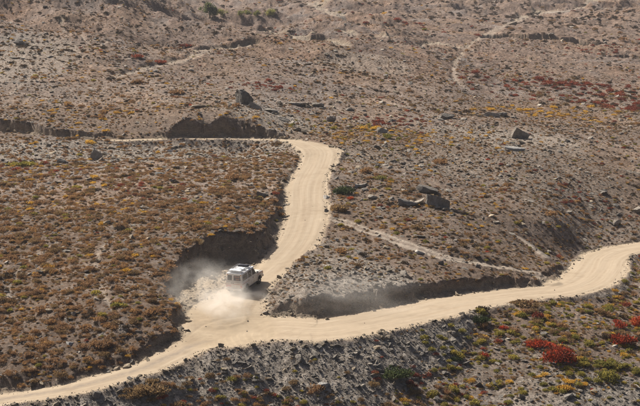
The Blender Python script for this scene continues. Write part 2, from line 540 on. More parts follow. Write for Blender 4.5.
# ------------------------------------------------------------------ ground material
def ground_material():
    t = NT('dry_hillside')
    o = t.coords()
    big = t.noise(o, 0.055, 4, 0.6)
    mid = t.noise(o, 0.45, 7, 0.72, 0.4)
    fine = t.noise(o, 2.2, 5, 0.7)
    grit = t.noise(o, 9.0, 4, 0.7)
    earth = t.ramp(mid, [(0.32, (0.105, 0.075, 0.058)), (0.45, (0.215, 0.165, 0.130)), (0.57, (0.29, 0.23, 0.187)), (0.72, (0.43, 0.36, 0.302))])
    tint = t.ramp(big, [(0.34, (0.80, 0.80, 0.82)), (0.48, (0.96, 0.95, 0.93)), (0.60, (1.06, 0.99, 0.90)), (0.72, (1.14, 0.98, 0.84))])
    c = t.mix(1.0, earth, tint, 'MULTIPLY')
    c = t.mix(1.0, c, t.ramp(fine, [(0.34, (0.52, 0.51, 0.52)), (0.5, (1.0, 1.0, 1.0)), (0.66, (1.42, 1.40, 1.38))]), 'MULTIPLY')
    up = t.attr('upper')
    c = t.mix(up, c, t.mix(1.0, c, (0.88, 0.82, 0.80), 'MULTIPLY'))
    rust = t.rng(t.noise(o, 0.10, 5, 0.65, 0.6), 0.5, 0.66, 0.0, 0.6)
    c = t.mix(rust, c, t.ramp(fine, [(0.34, (0.115, 0.072, 0.046)), (0.5, (0.215, 0.142, 0.092)), (0.66, (0.32, 0.225, 0.15))]))
    ash = t.rng(t.noise(t.scale(o, (1.0, 0.6, 1.0)), 0.07, 5, 0.65, 0.8), 0.53, 0.68, 0.0, 0.55)
    c = t.mix(ash, c, t.ramp(fine, [(0.34, (0.12, 0.108, 0.10)), (0.5, (0.235, 0.212, 0.196)), (0.66, (0.37, 0.34, 0.315))]))
    # grey gravel sheets
    scree = t.attr('scree')
    sp = t.ramp(fine, [(0.36, (0.15, 0.126, 0.10)), (0.5, (0.325, 0.28, 0.228)), (0.64, (0.51, 0.45, 0.378))])
    c = t.mix(scree, c, sp)
    # dry ochre grass film
    gr = t.attr('grass')
    gn = t.ramp(t.noise(o, 1.3, 4, 0.7), [(0.3, (0.080, 0.052, 0.036)), (0.5, (0.145, 0.097, 0.064)), (0.7, (0.22, 0.152, 0.10))])
    c = t.mix(t.math('MULTIPLY', gr, t.rng(t.noise(o, 0.9, 4, 0.7), 0.34, 0.54)), c, gn)
    # cut banks in bare earth
    st = t.noise(t.scale(o, (0.8, 0.8, 1.6)), 1.6, 6, 0.7, 0.5)
    cc = t.ramp(st, [(0.3, (0.155, 0.118, 0.084)), (0.5, (0.27, 0.21, 0.15)), (0.75, (0.40, 0.325, 0.24))])
    c = t.mix(t.attr('cut'), c, cc)
    # speckle of stones
    sv = t.voro(o, 3.2)
    spk = t.rng(sv, 0.10, 0.16, 1, 0)
    cell = t.n('ShaderNodeTexVoronoi')
    t.l(o, cell.inputs['Vector']); cell.inputs['Scale'].default_value = 3.2
    stone = t.ramp(cell.outputs['Color'], [(0.0, (0.10, 0.095, 0.095)), (0.5, (0.28, 0.26, 0.25)), (1.0, (0.55, 0.52, 0.49))])
    c = t.mix(t.math('MULTIPLY', spk, 0.75), c, stone)
    c = t.mix(t.rng(grit, 0.36, 0.62, 0.0, 0.85), c, t.mix(1.0, c, (0.5, 0.48, 0.48), 'MULTIPLY'))
    # spilled tan rubble and bare footpaths
    tan = t.ramp(fine, [(0.3, (0.19, 0.145, 0.098)), (0.5, (0.30, 0.235, 0.163)), (0.7, (0.40, 0.32, 0.228))])
    c = t.mix(t.attr('rub'), c, tan)
    pth = t.ramp(fine, [(0.3, (0.30, 0.245, 0.19)), (0.7, (0.47, 0.40, 0.32))])
    c = t.mix(t.math('MULTIPLY', t.attr('path'), 0.7), c, pth)
    # the road: pale packed dust with wheel streaks along it
    comb = t.n('ShaderNodeCombineXYZ')
    t.l(t.math('MULTIPLY', t.attr('S'), 0.022), comb.inputs[0])
    t.l(t.math('MULTIPLY', t.attr('D'), 1.0), comb.inputs[1])
    streak = t.noise(comb.outputs[0], 2.6, 3, 0.5, 0.0)
    jf = t.rng(t.attr('junction'), 0.0, 0.3, 1.0, 0.0)
    streak = t.math('ADD', 0.5, t.math('MULTIPLY', t.math('SUBTRACT', streak, 0.5), jf))
    blot = t.noise(o, 0.5, 4, 0.6)
    rc = t.ramp(streak, [(0.33, (0.30, 0.228, 0.155)), (0.47, (0.355, 0.277, 0.193)), (0.62, (0.41, 0.33, 0.238))])
    rc = t.mix(t.rng(blot, 0.3, 0.7, 0.1, 0.9), rc, (0.38, 0.30, 0.21))
    rc = t.mix(t.rng(t.attr('junction'), 0.0, 0.45, 0, 0.85), rc, t.ramp(blot, [(0.3, (0.30, 0.23, 0.152)), (0.7, (0.39, 0.307, 0.21))]))
    rc = t.mix(t.rng(t.noise(o, 0.22, 6, 0.7), 0.52, 0.68, 0, 0.55), rc, (0.275, 0.207, 0.137))
    rc = t.mix(t.rng(grit, 0.57, 0.72, 0, 0.5), rc, (0.34, 0.26, 0.175))
    rc = t.mix(t.math('MULTIPLY', t.attr('median'), t.rng(fine, 0.3, 0.6, 0.3, 1.0)), rc, (0.235, 0.19, 0.145))
    rd = t.attr('road')
    edge = t.rng(t.math('ADD', rd, t.math('MULTIPLY', t.math('SUBTRACT', t.noise(o, 1.4, 6, 0.75), 0.5), 1.3)), 0.3, 0.7)
    c = t.mix(edge, c, rc)
    t.base(c, 0.95, 0.15)
    h1 = t.math('ADD', t.math('MULTIPLY', fine, 0.30), t.math('MULTIPLY', grit, 0.12))
    h1 = t.math('ADD', h1, t.math('MULTIPLY', spk, 0.10))
    h2 = t.math('ADD', t.math('MULTIPLY', streak, 0.03), t.math('MULTIPLY', grit, 0.03))
    mx = t.n('ShaderNodeMix', data_type='FLOAT')
    t.l(edge, mx.inputs[0]); t.l(h1, mx.inputs[2]); t.l(h2, mx.inputs[3])
    t.bump(mx.outputs[0], 1.0, 0.55)
    return t.m


# ------------------------------------------------------------------ the ground sheet
def zone_masks(x, y, z, mk):
    """what covers the soil, as plain ground zones"""
    px, py = proj(x, y, z)
    n1 = fbm(x, y, 9, 3, 131)
    # grey gravel: embankments under the road, the band below the upper left road, the nose beside the bend, the lower right ridge
    sc = mk['fill'] * 0.95

    def blob(cx, cy, rx, ry, k=1.0):
        q = ((x - cx) / rx) ** 2 + ((y - cy) / ry) ** 2
        return k * sstep(1.25, 0.55, q + 0.6 * n1)
    for (bx, by, rx, ry, k) in GRAVEL:
        sc = np.maximum(sc, blob(bx, by, rx, ry, k))
    gr = np.zeros_like(x)
    for (bx, by, rx, ry, k) in GRASS:
        gr = np.maximum(gr, blob(bx, by, rx, ry, k))
    bare = np.clip(mk['road'] + mk['path'] + mk['rub'], 0, 1)
    return np.clip(sc, 0, 1) * (1 - bare), np.clip(gr, 0, 1) * (1 - bare) * (1 - mk['cut']) * (1 - mk['fill'])


def gpx(px, py, rx, ry, k=1.0):
    x, y = hit_natural(px, py)
    return (x, y, rx, ry, k)


GRAVEL = [gpx(60, 153, 22, 6, .7), gpx(170, 153, 20, 6, .65), gpx(250, 152, 9, 6, .6), gpx(310, 280, 6, 11, 1.0), gpx(355, 283, 8, 10, 1.0), gpx(330, 255, 5, 8, .7), gpx(610, 392, 8, 4), gpx(540, 398, 5, 3, .8), gpx(500, 352, 7, 4, .5),
          gpx(10, 60, 14, 22, .5), gpx(420, 160, 12, 10, .5), gpx(500, 140, 14, 12, .6), gpx(365, 72, 10, 14, .45), gpx(270, 118, 9, 7, .7), gpx(560, 190, 10, 20, .4), gpx(400, 360, 9, 5, .8)]
GRASS = [gpx(90, 260, 26, 26, .9), gpx(190, 225, 16, 18, .8), gpx(60, 335, 18, 12, .8), gpx(170, 320, 8, 8, .8), gpx(480, 345, 16, 10, .6), gpx(400, 215, 14, 24, .6),
         gpx(480, 240, 16, 20, .6), gpx(60, 120, 30, 10, .5), gpx(400, 140, 16, 14, .6), gpx(560, 120, 26, 26, .4), gpx(240, 385, 14, 5, .6), gpx(520, 180, 24, 24, .45)]


def build_ground():
    ys = [30.0]
    while ys[-1] < 1750:
        Y = ys[-1]
        if Y < 117:
            st = 2.0 if Y < 110 else 0.5
        elif Y < 128:
            st = 0.2
        elif Y < 236:
            st = 0.165
        elif Y < 900:
            st = 0.19 * (Y / 236) ** 2.2
        else:
            st = Y * 0.06
        ys.append(Y + st)
    ys = np.array(ys)
    inner = np.linspace(-0.232, 0.232, 690)
    outr = 0.232 + np.cumsum(np.geomspace(0.0015, 0.08, 42))
    us = np.concatenate([-outr[::-1], inner, outr])
    U, Y = np.meshgrid(us, ys)
    X = (U * Y).ravel(); Yr = Y.ravel()
    z, mk = terrain(X, Yr, True)
    nr, nc = len(ys), len(us)
    zg = z.reshape(nr, nc)
    for k in (3, 6):
        cap = zg.copy()
        cap[:, k:-k] = np.maximum(np.minimum(zg[:, :-2 * k], zg[:, 2 * k:]) + 0.30, 0.5 * (zg[:, :-2 * k] + zg[:, 2 * k:]) + 0.12)
        zg = np.where((mk['cut'].reshape(nr, nc) > 0.25) & (Y < 236), np.minimum(zg, cap), zg)
    z = zg.ravel()
    sc, gr = zone_masks(X, Yr, z, mk)
    me = bpy.data.meshes.new('ground')
    co = np.stack([X, Yr, z], -1).astype(np.float32)
    a = (np.arange(nr - 1)[:, None] * nc + np.arange(nc - 1)[None]).ravel()
    quads = np.stack([a, a + 1, a + nc + 1, a + nc], -1).astype(np.int32)
    me.vertices.add(len(co)); me.vertices.foreach_set('co', co.ravel())
    me.loops.add(quads.size); me.loops.foreach_set('vertex_index', quads.ravel())
    me.polygons.add(len(quads))
    me.polygons.foreach_set('loop_start', np.arange(0, quads.size, 4, dtype=np.int32))
    me.polygons.foreach_set('loop_total', np.full(len(quads), 4, dtype=np.int32))
    me.polygons.foreach_set('use_smooth', np.ones(len(quads), dtype=bool))
    me.update(calc_edges=True)
    for nm, v in dict(road=mk['road'], cut=mk['cut'], path=mk['path'], rub=mk['rub'], S=mk['S'], D=mk['D'], junction=mk['junction'], median=mk['road'] * sstep(-7, -13, X) * (mk['S'] < 290) * np.exp(-((mk['D'] + 0.15) / 0.5) ** 2) * sstep(200, 190, Yr), scree=sc, grass=gr, upper=sstep(230, 330, Yr + 25 * fbm(X, Yr, 40, 2, 8))).items():
        at = me.attributes.new(nm, 'FLOAT', 'POINT')
        at.data.foreach_set('value', np.asarray(v, np.float32))
    me.materials.append(ground_material())
    ob = bpy.data.objects.new('ground', me)
    COL.objects.link(ob)
    ob['kind'] = 'structure'
    ob['label'] = 'dry mountain hillside with a pale dirt road cut into it'
    print('ground', nr, nc, len(quads) * 2)
    return ob



build_ground()


# ------------------------------------------------------------------ object helpers
def link(o, parent=None):
    COL.objects.link(o)
    if parent is not None:
        o.parent = parent
    return o


def tag(o, label, cat, group=None, kind=None):
    o['label'] = label
    if cat:
        o['category'] = cat
    if group:
        o['group'] = group
    if kind:
        o['kind'] = kind
    return o


def mesh_of(name, verts, faces, mat, smooth=False):
    me = bpy.data.meshes.new(name)
    me.from_pydata([tuple(v) for v in verts], [], [tuple(f) for f in faces])
    if smooth:
        me.polygons.foreach_set('use_smooth', [True] * len(me.polygons))
    if mat:
        me.materials.append(mat)
    me.update()
    return me


def bm_obj(name, bm, mat, parent=None, smooth=False):
    bmesh.ops.recalc_face_normals(bm, faces=bm.faces[:])
    me = bpy.data.meshes.new(name)
    bm.to_mesh(me)
    bm.free()
    if smooth:
        me.polygons.foreach_set('use_smooth', [True] * len(me.polygons))
    me.materials.append(mat)
    o = bpy.data.objects.new(name, me)
    return link(o, parent)


def slope_normal(x, y, r=0.6):
    z = terrain([x - r, x + r, x, x], [y, y, y - r, y + r])
    return Vector((-(z[1] - z[0]) / (2 * r), -(z[3] - z[2]) / (2 * r), 1)).normalized()


# ------------------------------------------------------------------ plants
def foliage_material(name, stops, trans=0.38, tint=(1.08, 1.0, 0.82)):
    t = NT(name)
    info = t.n('ShaderNodeObjectInfo').outputs['Random']
    leaf = t.attr('leaf')
    mixr = t.math('ADD', t.math('MULTIPLY', info, 0.5), t.math('MULTIPLY', leaf, 0.5))
    c = t.ramp(mixr, stops)
    c = t.mix(leaf, t.mix(1.0, c, (1.35, 1.32, 1.3), 'MULTIPLY'), t.mix(1.0, c, (2.5, 2.4, 2.2), 'MULTIPLY'))
    t.base(c, 0.85, 0.15)
    tr = t.n('ShaderNodeBsdfTranslucent')
    t.l(t.mix(1.0, c, tint, 'MULTIPLY'), tr.inputs['Color'])
    ms = t.n('ShaderNodeMixShader')
    ms.inputs[0].default_value = trans
    t.l(t.bsdf.outputs[0], ms.inputs[1]); t.l(tr.outputs[0], ms.inputs[2])
    t.l(ms.outputs[0], t.out.inputs[0])
    return t.m


FOL = {
    'ochre': foliage_material('rusty_ochre_twigs', [(0.05, (0.100, 0.067, 0.049)), (0.35, (0.132, 0.087, 0.059)), (0.6, (0.16, 0.102, 0.062)), (0.82, (0.182, 0.113, 0.058)), (1.0, (0.21, 0.145, 0.07))]),
    'olive': foliage_material('olive_brown_leaves', [(0.1, (0.078, 0.056, 0.039)), (0.5, (0.118, 0.084, 0.053)), (0.9, (0.152, 0.11, 0.062))]),
    'green': foliage_material('yellow_green_leaves', [(0.1, (0.07, 0.072, 0.025)), (0.45, (0.125, 0.118, 0.036)), (0.75, (0.18, 0.155, 0.045)), (1.0, (0.24, 0.19, 0.052))]),
    'golden': foliage_material('golden_leaves', [(0.1, (0.18, 0.11, 0.033)), (0.5, (0.26, 0.165, 0.038)), (0.9, (0.35, 0.24, 0.05))]),
    'red': foliage_material('scarlet_leaves', [(0.08, (0.055, 0.034, 0.022)), (0.3, (0.14, 0.034, 0.022)), (0.6, (0.22, 0.048, 0.027)), (0.85, (0.25, 0.078, 0.034)), (1.0, (0.17, 0.11, 0.05))], 0.3, (1.2, 0.8, 0.6)),
    'maroon': foliage_material('dull_crimson_leaves', [(0.1, (0.06, 0.026, 0.022)), (0.5, (0.125, 0.045, 0.034)), (0.9, (0.20, 0.075, 0.045))], 0.25, (1.2, 0.85, 0.7)),
    'dark': foliage_material('dark_twigs', [(0.1, (0.028, 0.024, 0.02)), (0.5, (0.06, 0.047, 0.037)), (0.9, (0.10, 0.074, 0.053))], 0.1),
    'straw': foliage_material('dry_straw', [(0.1, (0.15, 0.12, 0.08)), (0.5, (0.23, 0.185, 0.125)), (0.9, (0.31, 0.255, 0.18))], 0.2),
    'deep': foliage_material('deep_green_leaves', [(0.1, (0.018, 0.027, 0.014)), (0.5, (0.036, 0.05, 0.024)), (0.9, (0.06, 0.076, 0.036))], 0.2),
}
M_TWIG = plain('grey_brown_twig', (0.13, 0.095, 0.07), 0.9, 0.1)


def shrub_mesh(name, mat, seed, n=210, h=0.7, leaf=0.20, spread=1.0, lobes=5, upright=0.35, hollow=0.45):
    """a crown of separate leaf sprays over a few lobes; radius about 1"""
    rg = np.random.default_rng(seed)
    ctr = [(0, 0, h * 0.16, 0.66)]
    for k in range(lobes):
        a = rg.uniform(0, 6.28); d = rg.uniform(0.3, 0.62) * spread
        ctr.append((d * math.cos(a), d * math.sin(a), h * rg.uniform(0.08, 0.24), rg.uniform(0.36, 0.52)))
    V = []; F = []; L = []
    for k in range(n):
        cx, cy, cz, cr = ctr[rg.integers(len(ctr))]
        d = rg.normal(size=3); d[2] = abs(d[2]) * 0.95 - 0.08
        d /= np.linalg.norm(d)
        rr = cr * (1 - hollow * rg.random() ** 2.2) * rg.uniform(0.9, 1.12)
        p = np.array([cx + d[0] * rr, cy + d[1] * rr, cz + d[2] * rr * h * 1.05])
        p[2] = max(p[2], 0.015)
        ax = d * (1 - upright) + np.array([0, 0, upright]) + rg.normal(size=3) * 0.38
        ax /= np.linalg.norm(ax)
        sd = np.cross(ax, rg.normal(size=3)); sd /= np.linalg.norm(sd) + 1e-9
        ln = leaf * rg.uniform(0.6, 1.35); wd = ln * rg.uniform(0.28, 0.5)
        b = len(V)
        V += [p - ax * ln * 0.4, p + sd * wd, p + ax * ln, p - sd * wd]
        F.append((b, b + 1, b + 2, b + 3)); L.append(rg.random())
    me = mesh_of(name, V, F, mat)
    at = me.attributes.new('leaf', 'FLOAT', 'FACE')
    at.data.foreach_set('value', np.array(L, np.float32))
    return me


def tuft_mesh(name, mat, seed, n=46, h=0.8):
    rg = np.random.default_rng(seed)
    V = []; F = []; L = []
    for k in range(n):
        a = rg.uniform(0, 6.28); r0 = 0.35 * math.sqrt(rg.random()); a2 = a + rg.normal() * 0.5
        p = np.array([r0 * math.cos(a), r0 * math.sin(a), -0.03])
        q = p + np.array([math.cos(a2) * rg.uniform(0.1, 0.6), math.sin(a2) * rg.uniform(0.1, 0.6), h * rg.uniform(0.5, 1.0)])
        sd = np.array([-math.sin(a2), math.cos(a2), 0]) * 0.06
        b = len(V)
        V += [p - sd, p + sd, q]
        F.append((b, b + 1, b + 2)); L.append(rg.random())
    me = mesh_of(name, V, F, mat)
    at = me.attributes.new('leaf', 'FLOAT', 'FACE')
    at.data.foreach_set('value', np.array(L, np.float32))
    return me


SHRUB = {}
for ki, (k, cfg) in enumerate({
    'ochre': dict(n=460, h=0.78, leaf=0.13), 'olive': dict(n=460, h=0.82, leaf=0.13), 'green': dict(n=520, h=0.66, leaf=0.13, hollow=0.3, spread=0.68),
    'golden': dict(n=400, h=0.6, leaf=0.13), 'red': dict(n=400, h=0.78, leaf=0.14), 'maroon': dict(n=360, h=0.72, leaf=0.15), 'dark': dict(n=360, h=0.82, leaf=0.16, upright=0.5)}.items()):
    SHRUB[k] = [shrub_mesh(k + '_shrub', FOL[k], 100 * ki + v, **cfg) for v in range(3)]
SHRUB['straw'] = [tuft_mesh('grass_tuft', FOL['straw' if v == 0 else 'ochre'], 900 + v, 90) for v in range(3)]


# ------------------------------------------------------------------ rocks
def rock_material(name, dark, mid, light, sc=1.0):
    t = NT(name)
    o = t.coords()
    info = t.n('ShaderNodeObjectInfo').outputs['Random']
    n = t.noise(o, 2.2 * sc, 5, 0.65, 0.3)
    c = t.ramp(n, [(0.25, dark), (0.5, mid), (0.75, light)])
    tone = t.ramp(info, [(0.0, (0.6, 0.59, 0.58)), (0.5, (0.95, 0.93, 0.9)), (0.85, (1.15, 1.1, 1.03)), (1.0, (1.75, 1.7, 1.6))])
    c = t.mix(1.0, c, tone, 'MULTIPLY')
    t.base(c, 0.85, 0.3)
    t.bump(t.math('ADD', t.noise(o, 7 * sc, 6, 0.7), t.math('MULTIPLY', t.noise(t.scale(o, (0.8, 0.8, 5.0)), 2.5 * sc, 4, 0.6), 1.2)), 0.9, 0.22)
    return t.m


M_ROCK = rock_material('grey_schist', (0.18, 0.158, 0.133), (0.30, 0.268, 0.23), (0.43, 0.393, 0.345))
M_TANROCK = rock_material('tan_rock', (0.27, 0.215, 0.15), (0.42, 0.345, 0.25), (0.55, 0.47, 0.36))
M_WHITE = rock_material('white_rock', (0.36, 0.345, 0.325), (0.46, 0.445, 0.42), (0.56, 0.54, 0.515))


def rock_mesh(name, mat, seed, sub=1, dims=(1, 1, 0.75), cuts=9, rough=0.05):
    """a block split along flat planes"""
    rg = np.random.default_rng(seed)
    bm = bmesh.new()
    bmesh.ops.create_icosphere(bm, subdivisions=sub + 1, radius=1.0)
    planes = []
    for k in range(cuts + 4):
        v = rg.normal(size=3)
        if k % 3 == 0:
            v = np.array([0.25, 0.1, 1.0]) * (1 if k % 2 else -1) + rg.normal(size=3) * 0.12      # bedding
        v /= np.linalg.norm(v)
        planes.append((Vector(v), rg.uniform(0.30, 0.66)))
    for v in bm.verts:
        p = v.co.copy()
        for _ in range(2):
            for n, d in planes:
                q = p.dot(n) - d
                if q > 0:
                    p -= n * q
        p += Vector(rg.normal(size=3)) * rough * 0.4
        v.co = Vector((p.x * dims[0], p.y * dims[1], p.z * dims[2])) * 1.6
    me = bpy.data.meshes.new(name)
    bm.to_mesh(me); bm.free()
    me.materials.append(mat)
    return me


STONE = {'grey': [rock_mesh('grey_stone', M_ROCK, 300 + v, 0, (1, random.uniform(.6, 1), random.uniform(.4, .75)), 8) for v in range(5)],
         'tan': [rock_mesh('tan_stone', M_TANROCK, 330 + v, 0, (1, random.uniform(.6, 1), random.uniform(.5, .8)), 8) for v in range(4)]}


# ------------------------------------------------------------------ scattering
def sample_ground(n, y0, y1, umax):
    Y = np.sqrt(RNG.random(n) * (y1 * y1 - y0 * y0) + y0 * y0)
    X = RNG.uniform(-umax, umax, n) * Y
    z, mk = terrain(X, Y, True)
    sc, gr = zone_masks(X, Y, z, mk)
    px, py = proj(X, Y, z)
    free = (1 - mk['road']) * (1 - mk['path']) * (1 - mk['rub'])
    # keep the wheel-swept verge bare
    free = free * np.where((mk['edge'] < 0.25), 0.0, 1.0)
    return dict(x=X, y=Y, z=z, sc=sc, gr=gr, px=px, py=py, free=free, cut=mk['cut'], fill=mk['fill'], edge=mk['edge'])


def zone_of(s):
    px, py, y = s['px'], s['py'], s['y']
    z = np.full(len(px), 3)                                   # 3 slope right of the upper road
    thr_y = np.interp(px, [-100, 0, 69, 138, 207, 280, 340, 420, 489, 540, 600, 640, 760], [418, 400, 389, 371, 344, 338, 330, 312, 298, 291, 268, 247, 238])
    below = py > thr_y
    z[below & (px < 330)] = 1                                 # 1 below the bend and lower road
    z[below & (px >= 330)] = 2                                # 2 lower right slope
    ux = np.interp(py, [138, 150, 163, 185, 213, 240, 264, 282, 300, 345], [300, 318, 316, 308, 306, 298, 277, 259, 235, 205])
    z[(~below) & (px < ux) & (py > 137)] = 0                  # 0 left hill
    z[(~below) & (py <= 137) & (y < 330)] = 4                 # 4 slope above the upper road
    z[(~below) & (y >= 330)] = 5                              # 5 far hills
    return z


KINDS = ['ochre', 'olive', 'green', 'golden', 'red', 'dark', 'straw', 'maroon']
MIXES = np.array([
    [.62, .21, .04, .025, .0, .02, .08, .005],
    [.30, .22, .22, .06, .02, .10, .06, .05],
    [.13, .12, .47, .15, .01, .03, .06, .03],
    [.25, .17, .13, .10, .006, .18, .14, .03],
    [.27, .19, .05, .06, .004, .30, .11, .03],
    [.20, .17, .03, .03, .004, .46, .05, .08]])


def pick_kinds(zone, n1):
    c = np.cumsum(MIXES / MIXES.sum(1, keepdims=True), 1)
    r = np.clip(RNG.random(len(zone)) * 0.999, 0, 0.999)
    return np.minimum((r[:, None] > c[zone]).sum(1), len(KINDS) - 1)


def gather(n, y0, y1, dens, size):
    s = sample_ground(n, y0, y1, 0.262)
    zone = zone_of(s)
    patch = fbm(s['x'], s['y'], 7.0 if y0 < 250 else 24.0, 3, 501)
    clump = sstep(-0.35, 0.25, fbm(s['x'], s['y'], 2.6 if y0 < 250 else 7.0, 2, 503))
    p = dens(s, zone, patch) * s['free'] * (1 - s['cut']) * (0.3 + 0.7 * clump)
    keep = RNG.random(n) < p
    o = {k: v[keep] for k, v in s.items()}
    o['zone'] = zone[keep]
    m = keep.sum()
    o['r'] = size(o, m)
    o['kind'] = pick_kinds(o['zone'], None)
    return o


def near_dens(s, zone, patch):
    d = np.choose(zone, [1.1, 0.8, 1.2, 0.6, 0.7, 0.3])
    pt = np.where(zone == 0, 0.85 + 0.5 * patch, 0.6 + 1.3 * patch)
    return np.clip(d * pt * (1 - 0.88 * s['sc']) * (1 - 0.985 * s['fill']) * (0.75 + 0.5 * s['gr']), 0.004, 1)


def near_size(o, m):
    base = np.choose(o['zone'], [0.30, 0.33, 0.32, 0.25, 0.24, 0.5])
    return base * np.minimum(np.exp(RNG.normal(0, 0.5, m)), 2.1) * np.clip(1.15 - (o['y'] - 120) * 0.0028, 0.72, 1.2)


def far_dens(s, zone, patch):
    return np.clip(0.42 + 1.1 * patch, 0.03, 1)


g1 = gather(38000, 112, 250, near_dens, near_size)
g2 = gather(42000, 250, 420, far_dens, lambda o, m: 0.26 * np.exp(RNG.normal(0, 0.38, m)))
g3 = gather(34000, 420, 980, far_dens, lambda o, m: 0.5 * np.exp(RNG.normal(0, 0.42, m)))
gL = gather(34000, 118, 216, lambda s, zone, patch: np.where(zone == 0, 0.7, 0) * (1 - 0.85 * s['sc']), lambda o, m: 0.19 * np.exp(RNG.normal(0, 0.35, m)))
gR = gather(14000, 118, 190, lambda s, zone, patch: np.where(zone == 2, 0.9 + 0.6 * patch, 0) * (1 - 0.7 * s['sc']) * (1 - s['fill']), lambda o, m: 0.22 * np.exp(RNG.normal(0, 0.4, m)))
# thickets of one colour
def thicket(px, py, n, rx, ry, kind, r):
    x0, y0, _ = hit(px, py)
    X = x0 + RNG.normal(0, rx, n); Y = y0 + RNG.normal(0, ry, n)
    z, mk = terrain(X, Y, True)
    a, b = proj(X, Y, z)
    f = (mk['road'] < 0.1) & (mk['path'] < 0.2) & (mk['edge'] > 0.3)
    o = dict(x=X, y=Y, z=z, px=a, py=b, r=r * np.exp(RNG.normal(0, 0.3, n)), kind=np.full(n, KINDS.index(kind)))
    o['zone'] = zone_of(o)
    return {k: v[f] for k, v in o.items()}


TH = [thicket(616, 97, 190, 13, 12, 'maroon', 0.55), thicket(606, 94, 160, 13, 12, 'dark', 0.5), thicket(606, 98, 60, 13, 12, 'olive', 0.5), thicket(562, 84, 70, 5, 2.5, 'maroon', 0.6), thicket(636, 108, 60, 5, 3, 'maroon', 0.6),
      thicket(392, 122, 50, 5, 4, 'maroon', 0.4), thicket(262, 86, 45, 3.5, 3, 'maroon', 0.4), thicket(560, 205, 70, 5, 6, 'ochre', 0.4), thicket(572, 192, 30, 2.5, 4, 'maroon', 0.36),
      thicket(350, 130, 90, 5, 6, 'golden', 0.33), thicket(370, 135, 60, 6, 6, 'green', 0.33), thicket(440, 140, 70, 7, 6, 'golden', 0.35), thicket(545, 113, 70, 7, 5, 'golden', 0.5),
      thicket(20, 172, 60, 6, 4, 'golden', 0.36), thicket(20, 168, 25, 4, 3, 'maroon', 0.33), thicket(140, 190, 25, 3, 3, 'maroon', 0.33), thicket(75, 208, 40, 6, 4, 'golden', 0.34),
      thicket(560, 378, 24, 1.2, 1.0, 'golden', 0.36), thicket(600, 372, 34, 3, 2, 'green', 0.5), thicket(470, 352, 30, 3, 2, 'green', 0.42), thicket(240, 402, 50, 6, 1.2, 'ochre', 0.4), thicket(350, 400, 60, 6, 1.4, 'olive', 0.36), thicket(330, 398, 50, 7, 1.4, 'green', 0.34), thicket(200, 395, 50, 5, 1.6, 'olive', 0.36), thicket(600, 22, 600, 30, 30, 'dark', 0.55), thicket(275, 6, 400, 30, 40, 'dark', 0.6), thicket(150, 22, 300, 16, 22, 'dark', 0.4), thicket(60, 40, 250, 14, 18, 'dark', 0.36), thicket(480, 8, 300, 25, 40, 'dark', 0.6), thicket(330, 72, 120, 8, 10, 'dark', 0.35), thicket(420, 330, 1, 1, 1, 'green', 0.3),
      thicket(250, 406, 26, 5, 1.0, 'maroon', 0.32), thicket(430, 385, 24, 3, 2, 'maroon', 0.34), thicket(385, 25, 40, 14, 9, 'maroon', 0.8), thicket(590, 50, 30, 8, 5, 'maroon', 0.6),
      thicket(70, 115, 60, 8, 5, 'golden', 0.4), thicket(110, 105, 60, 10, 6, 'ochre', 0.45), thicket(230, 130, 30, 5, 2, 'golden', 0.35), thicket(560, 330, 60, 7, 4, 'green', 0.36),
      thicket(490, 300, 1, 1, 1, 'green', 0.4), thicket(590, 320, 50, 6, 5, 'golden', 0.3), thicket(410, 215, 60, 7, 9, 'golden', 0.33), thicket(380, 180, 50, 5, 8, 'ochre', 0.36)]
keys = ('x', 'y', 'z', 'px', 'py', 'r', 'kind', 'zone')
PL = {k: np.concatenate([g[k] for g in [g1, gL, gR, g2, g3] + TH]) for k in keys}
PL['rot'] = RNG.uniform(0, 6.28, len(PL['x']))
PL['var'] = RNG.integers(0, 3, len(PL['x']))
PL['h'] = RNG.uniform(0.8, 1.25, len(PL['x']))

ZONE_TXT = ['on the hillside left of the upper road', 'on the ground below the road bend', 'on the lower right slope below the road',
            'on the stony slope right of the upper road', 'on the slope above the upper left road', 'on the distant hills at the top']
KIND_TXT = {'ochre': ('rusty brown cushion shrub', 'rusty_shrub'), 'olive': ('olive brown bushy shrub', 'olive_shrub'), 'green': ('yellow green cushion plant', 'green_cushion_plant'),
            'golden': ('golden yellow low shrub', 'golden_shrub'), 'red': ('small scarlet autumn shrub', 'red_shrub'), 'maroon': ('small dull crimson shrub', 'crimson_shrub'), 'dark': ('dark twiggy shrub', 'dark_shrub'), 'straw': ('dry brown grass tuft', 'grass_tuft')}
QUOTA = {'ochre': 260, 'olive': 160, 'green': 200, 'golden': 150, 'red': 90, 'maroon': 120, 'dark': 170, 'straw': 60}


def inst_matrix(x, y, z, r, h, rot):
    return Matrix.Translation((x, y, z)) @ Matrix.Rotation(rot, 4, 'Z') @ Matrix.Diagonal((r, r, r * h, 1))


def place(mesh, name, x, y, z, r, h, rot):
    o = bpy.data.objects.new(name, mesh)
    o.location = (x, y, z)
    o.rotation_euler = (0, 0, rot)
    o.scale = (r, r, r * h)
    return link(o)


